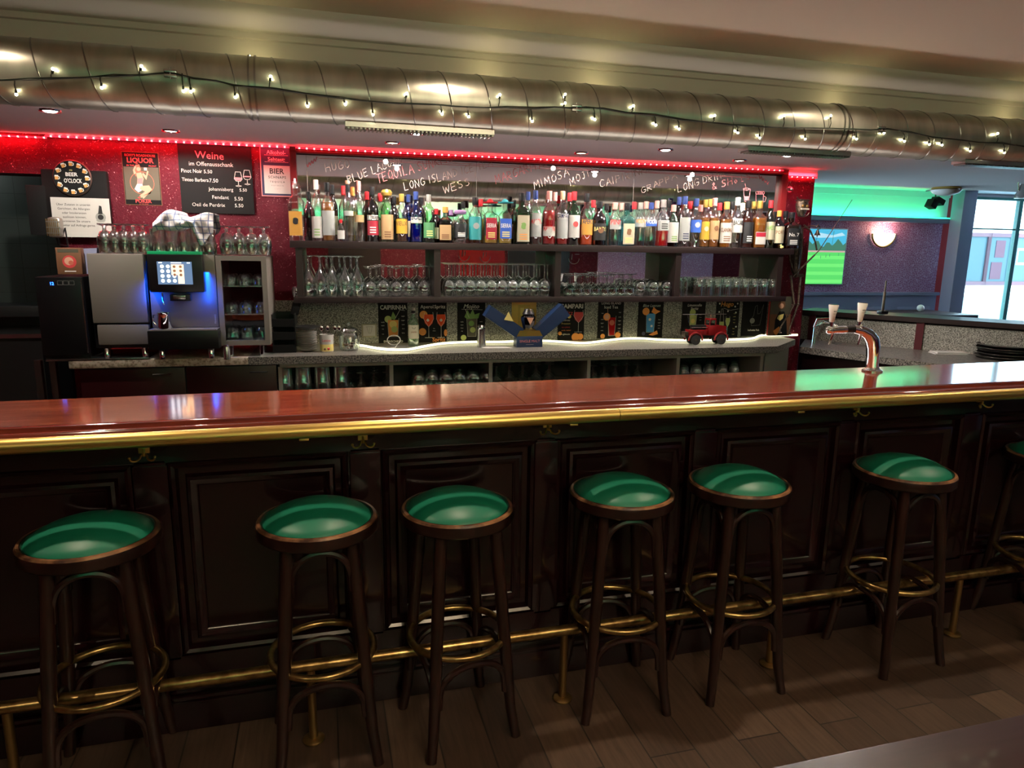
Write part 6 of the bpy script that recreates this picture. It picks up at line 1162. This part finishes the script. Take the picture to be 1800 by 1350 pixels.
b = MB(); b.box(-.07, .07, -.05, .05, 0, .09, 'black', .004); q = fZ(1790, 640, 1.0); single('card_terminal', b, 'black box device at the right edge of the side counter', 'device', (4.36, 3.02, WZ), rz=-.3, frame='F')
# vertical pole on the ledge with foot
q = fZ(1560, 552, LZ); t = T('bar_pole', 'short black pole on a square foot standing on the raised ledge', 'pole', (q.x, q.y+.05, LZ), frame='F'); b = MB(); b.box(-.03, .03, -.025, .025, 0, .02, 'black', .002); part('foot', b, t); b = MB(); b.lathe([(.011, .02), (.011, .16), (.007, .165), (.006, .25), (.001, .251)], 'iron', 10); part('rod', b, t)
# benches / chair backs behind the ledge
t = T('bench_table', 'dark table edge behind the ledge in front of the blue grey wainscot', 'table', (6.25, 6.6, 0)); b = MB(); b.box(-.6, .6, -.35, .35, .93, .97, 'dark_brown', .004); part('tabletop', b, t)
for x in (-.4, .4): b = MB(); b.box(x-.04, x+.04, -.04, .04, 0, .93, 'dark_brown'); part('leg', b, t)
b = MB(); b.sphere((0, 0, .04), .04, 'white', 10); single('ball_lamp', b, 'small white ball lamp on the dark table before the wainscot', 'lamp', (6.5, 6.7, .9705))
# ceiling lamp, speaker, spot
q = bZ(1664, 329, SOFFIT); t = T('ceiling_lamp', 'round ceiling lamp with chrome rim and frosted bowl above the door', 'ceiling lamp', (q.x, q.y, SOFFIT)); b = MB(); b.lathe([(.11, -.001), (.115, -.018), (.09, -.026), (.001, -.026)], 'gold', 32); part('rim', b, t); b = MB(); b.lathe([(.12, -.024), (.10, -.05), (.055, -.068), (.001, -.072)], 'cup_white', 32); part('bowl', b, t)
for k in range(3):
    a = 2*pi*k/3+.4; b = MB(); b.tube([(.10*cos(a), .10*sin(a), -.02), (.155*cos(a), .155*sin(a), -.028)], .006, 'chrome', 6); part('clip', b, t)
q = bY(1645, 352, FV-.25); t = T('wall_speaker', 'black double box speaker tilted under the soffit beside the green cove', 'speaker', (q.x, q.y, q.z)); t.scale = (1.3, 1.3, 1.3); b = MB(); M_ = Matrix.Rotation(radians(24), 4, 'Y'); b.box(-.02, .07, -.04, .04, -.022, .028, 'matt_black', .004, M_); part('upper_box', b, t); b = MB(); b.box(-.055, .01, -.04, .04, -.085, -.010, 'matt_black', .004, M_); part('lower_box', b, t); b = MB(); b.tube([(.01, .02, .03), (.02, .03, (CEIL-q.z)/1.3)], .006, 'iron', 6); part('bracket', b, t)
q = bY(1797, 335, 4.6); t = T('track_spot', 'metal spotlight hanging at the right frame edge', 'spotlight', (q.x, q.y, q.z)); b = MB(); b.lathe([(.03, .05), (.032, .0), (.048, -.04), (.05, -.06), (.001, -.05)], 'steel', 24); part('head', b, t); b = MB(); b.tube([(-.035, 0, 0), (-.05, 0, .07), (0, 0, .09), (0, 0, SOFFIT-q.z)], .006, 'steel', 6); part('bracket', b, t)

# ------------------------------------------------------------------ beer tap tower on the bar
BTY = 2.47; q0 = fY(1533, 652, BTY)
bt0 = T('beer_tap', 'curved chrome beer tower with two white handled taps on the bar', 'beer tap', (q0.x, BTY, 1.10), frame='F')
def R3(px, py, Y=BTY): q = fY(px, py, Y); return (q.x-q0.x, q.y-BTY, q.z-1.10)
path = [(1533, 655), (1533, 640), (1534, 625), (1535, 610), (1533, 597), (1526, 587), (1515, 581), (1500, 578)]
b = MB(); b.tube([R3(x, y) for x, y in path], [.026, .026, .027, .029, .028, .024, .020, .0165], 'chrome', 20); b.lathe([(.001, 0), (.042, 0), (.042, .006), (.03, .012), (.027, .02)], 'chrome', 28); b.sphere(R3(1513, 574), .016, 'chrome', 10); part('column', b, bt0)
b = MB(); b.tube([R3(1503, 578.5), R3(1486, 579)], .0165, 'black', 16); part('sleeve', b, bt0)
b = MB(); b.tube([R3(1487, 579), R3(1470, 579.5), R3(1456, 581)], [.0165, .015, .012], 'chrome', 16); b.sphere(R3(1458, 580), .017, 'chrome', 10); b.sphere(R3(1468, 576), .014, 'chrome', 10); part('cross_arm', b, bt0)
for (xa, ya, xb, yb2) in ((1461, 573, 1466, 535), (1510, 573, 1517, 532)):
    A_, B_ = Vector(R3(xa, ya)), Vector(R3(xb, yb2)); d_ = (B_-A_); 
    b = MB(); b.tube([A_-d_*.05, A_+d_*.18], .008, 'chrome', 10); N_ = 14; 
    b.tube([A_+d_*.16, A_+d_*.22, A_+d_*.5, A_+d_*.95, A_+d_*.98], [.007, .010, .013, .0205, .019], 'white', 16); b.tube([A_+d_*.965, A_+d_*1.0], [.018, .018], 'black', 16); hd_ = part('tap_handle', b, bt0)
    pr = Board(.03, .02, 0, 'white', back=False); pr.text('BIER', .5, .5, .28, 'ink_black', .02, maxw=.85); pr.text('vom fass', .5, .05, .22, 'ink_black', 0, maxw=.85); M2 = A_+d_*.66; part('lettering', pr.p, hd_, (M2.x-.019, M2.y-.0185, M2.z-.01))
for (xa, ya, xb, yb2) in ((1465, 585, 1457, 606), (1513, 588, 1508, 606)):
    b = MB(); b.tube([R3(xa-2, ya-8), R3(xa, ya), R3(xb, yb2)], [.009, .006, .0048], 'chrome', 10); part('spout', b, bt0)
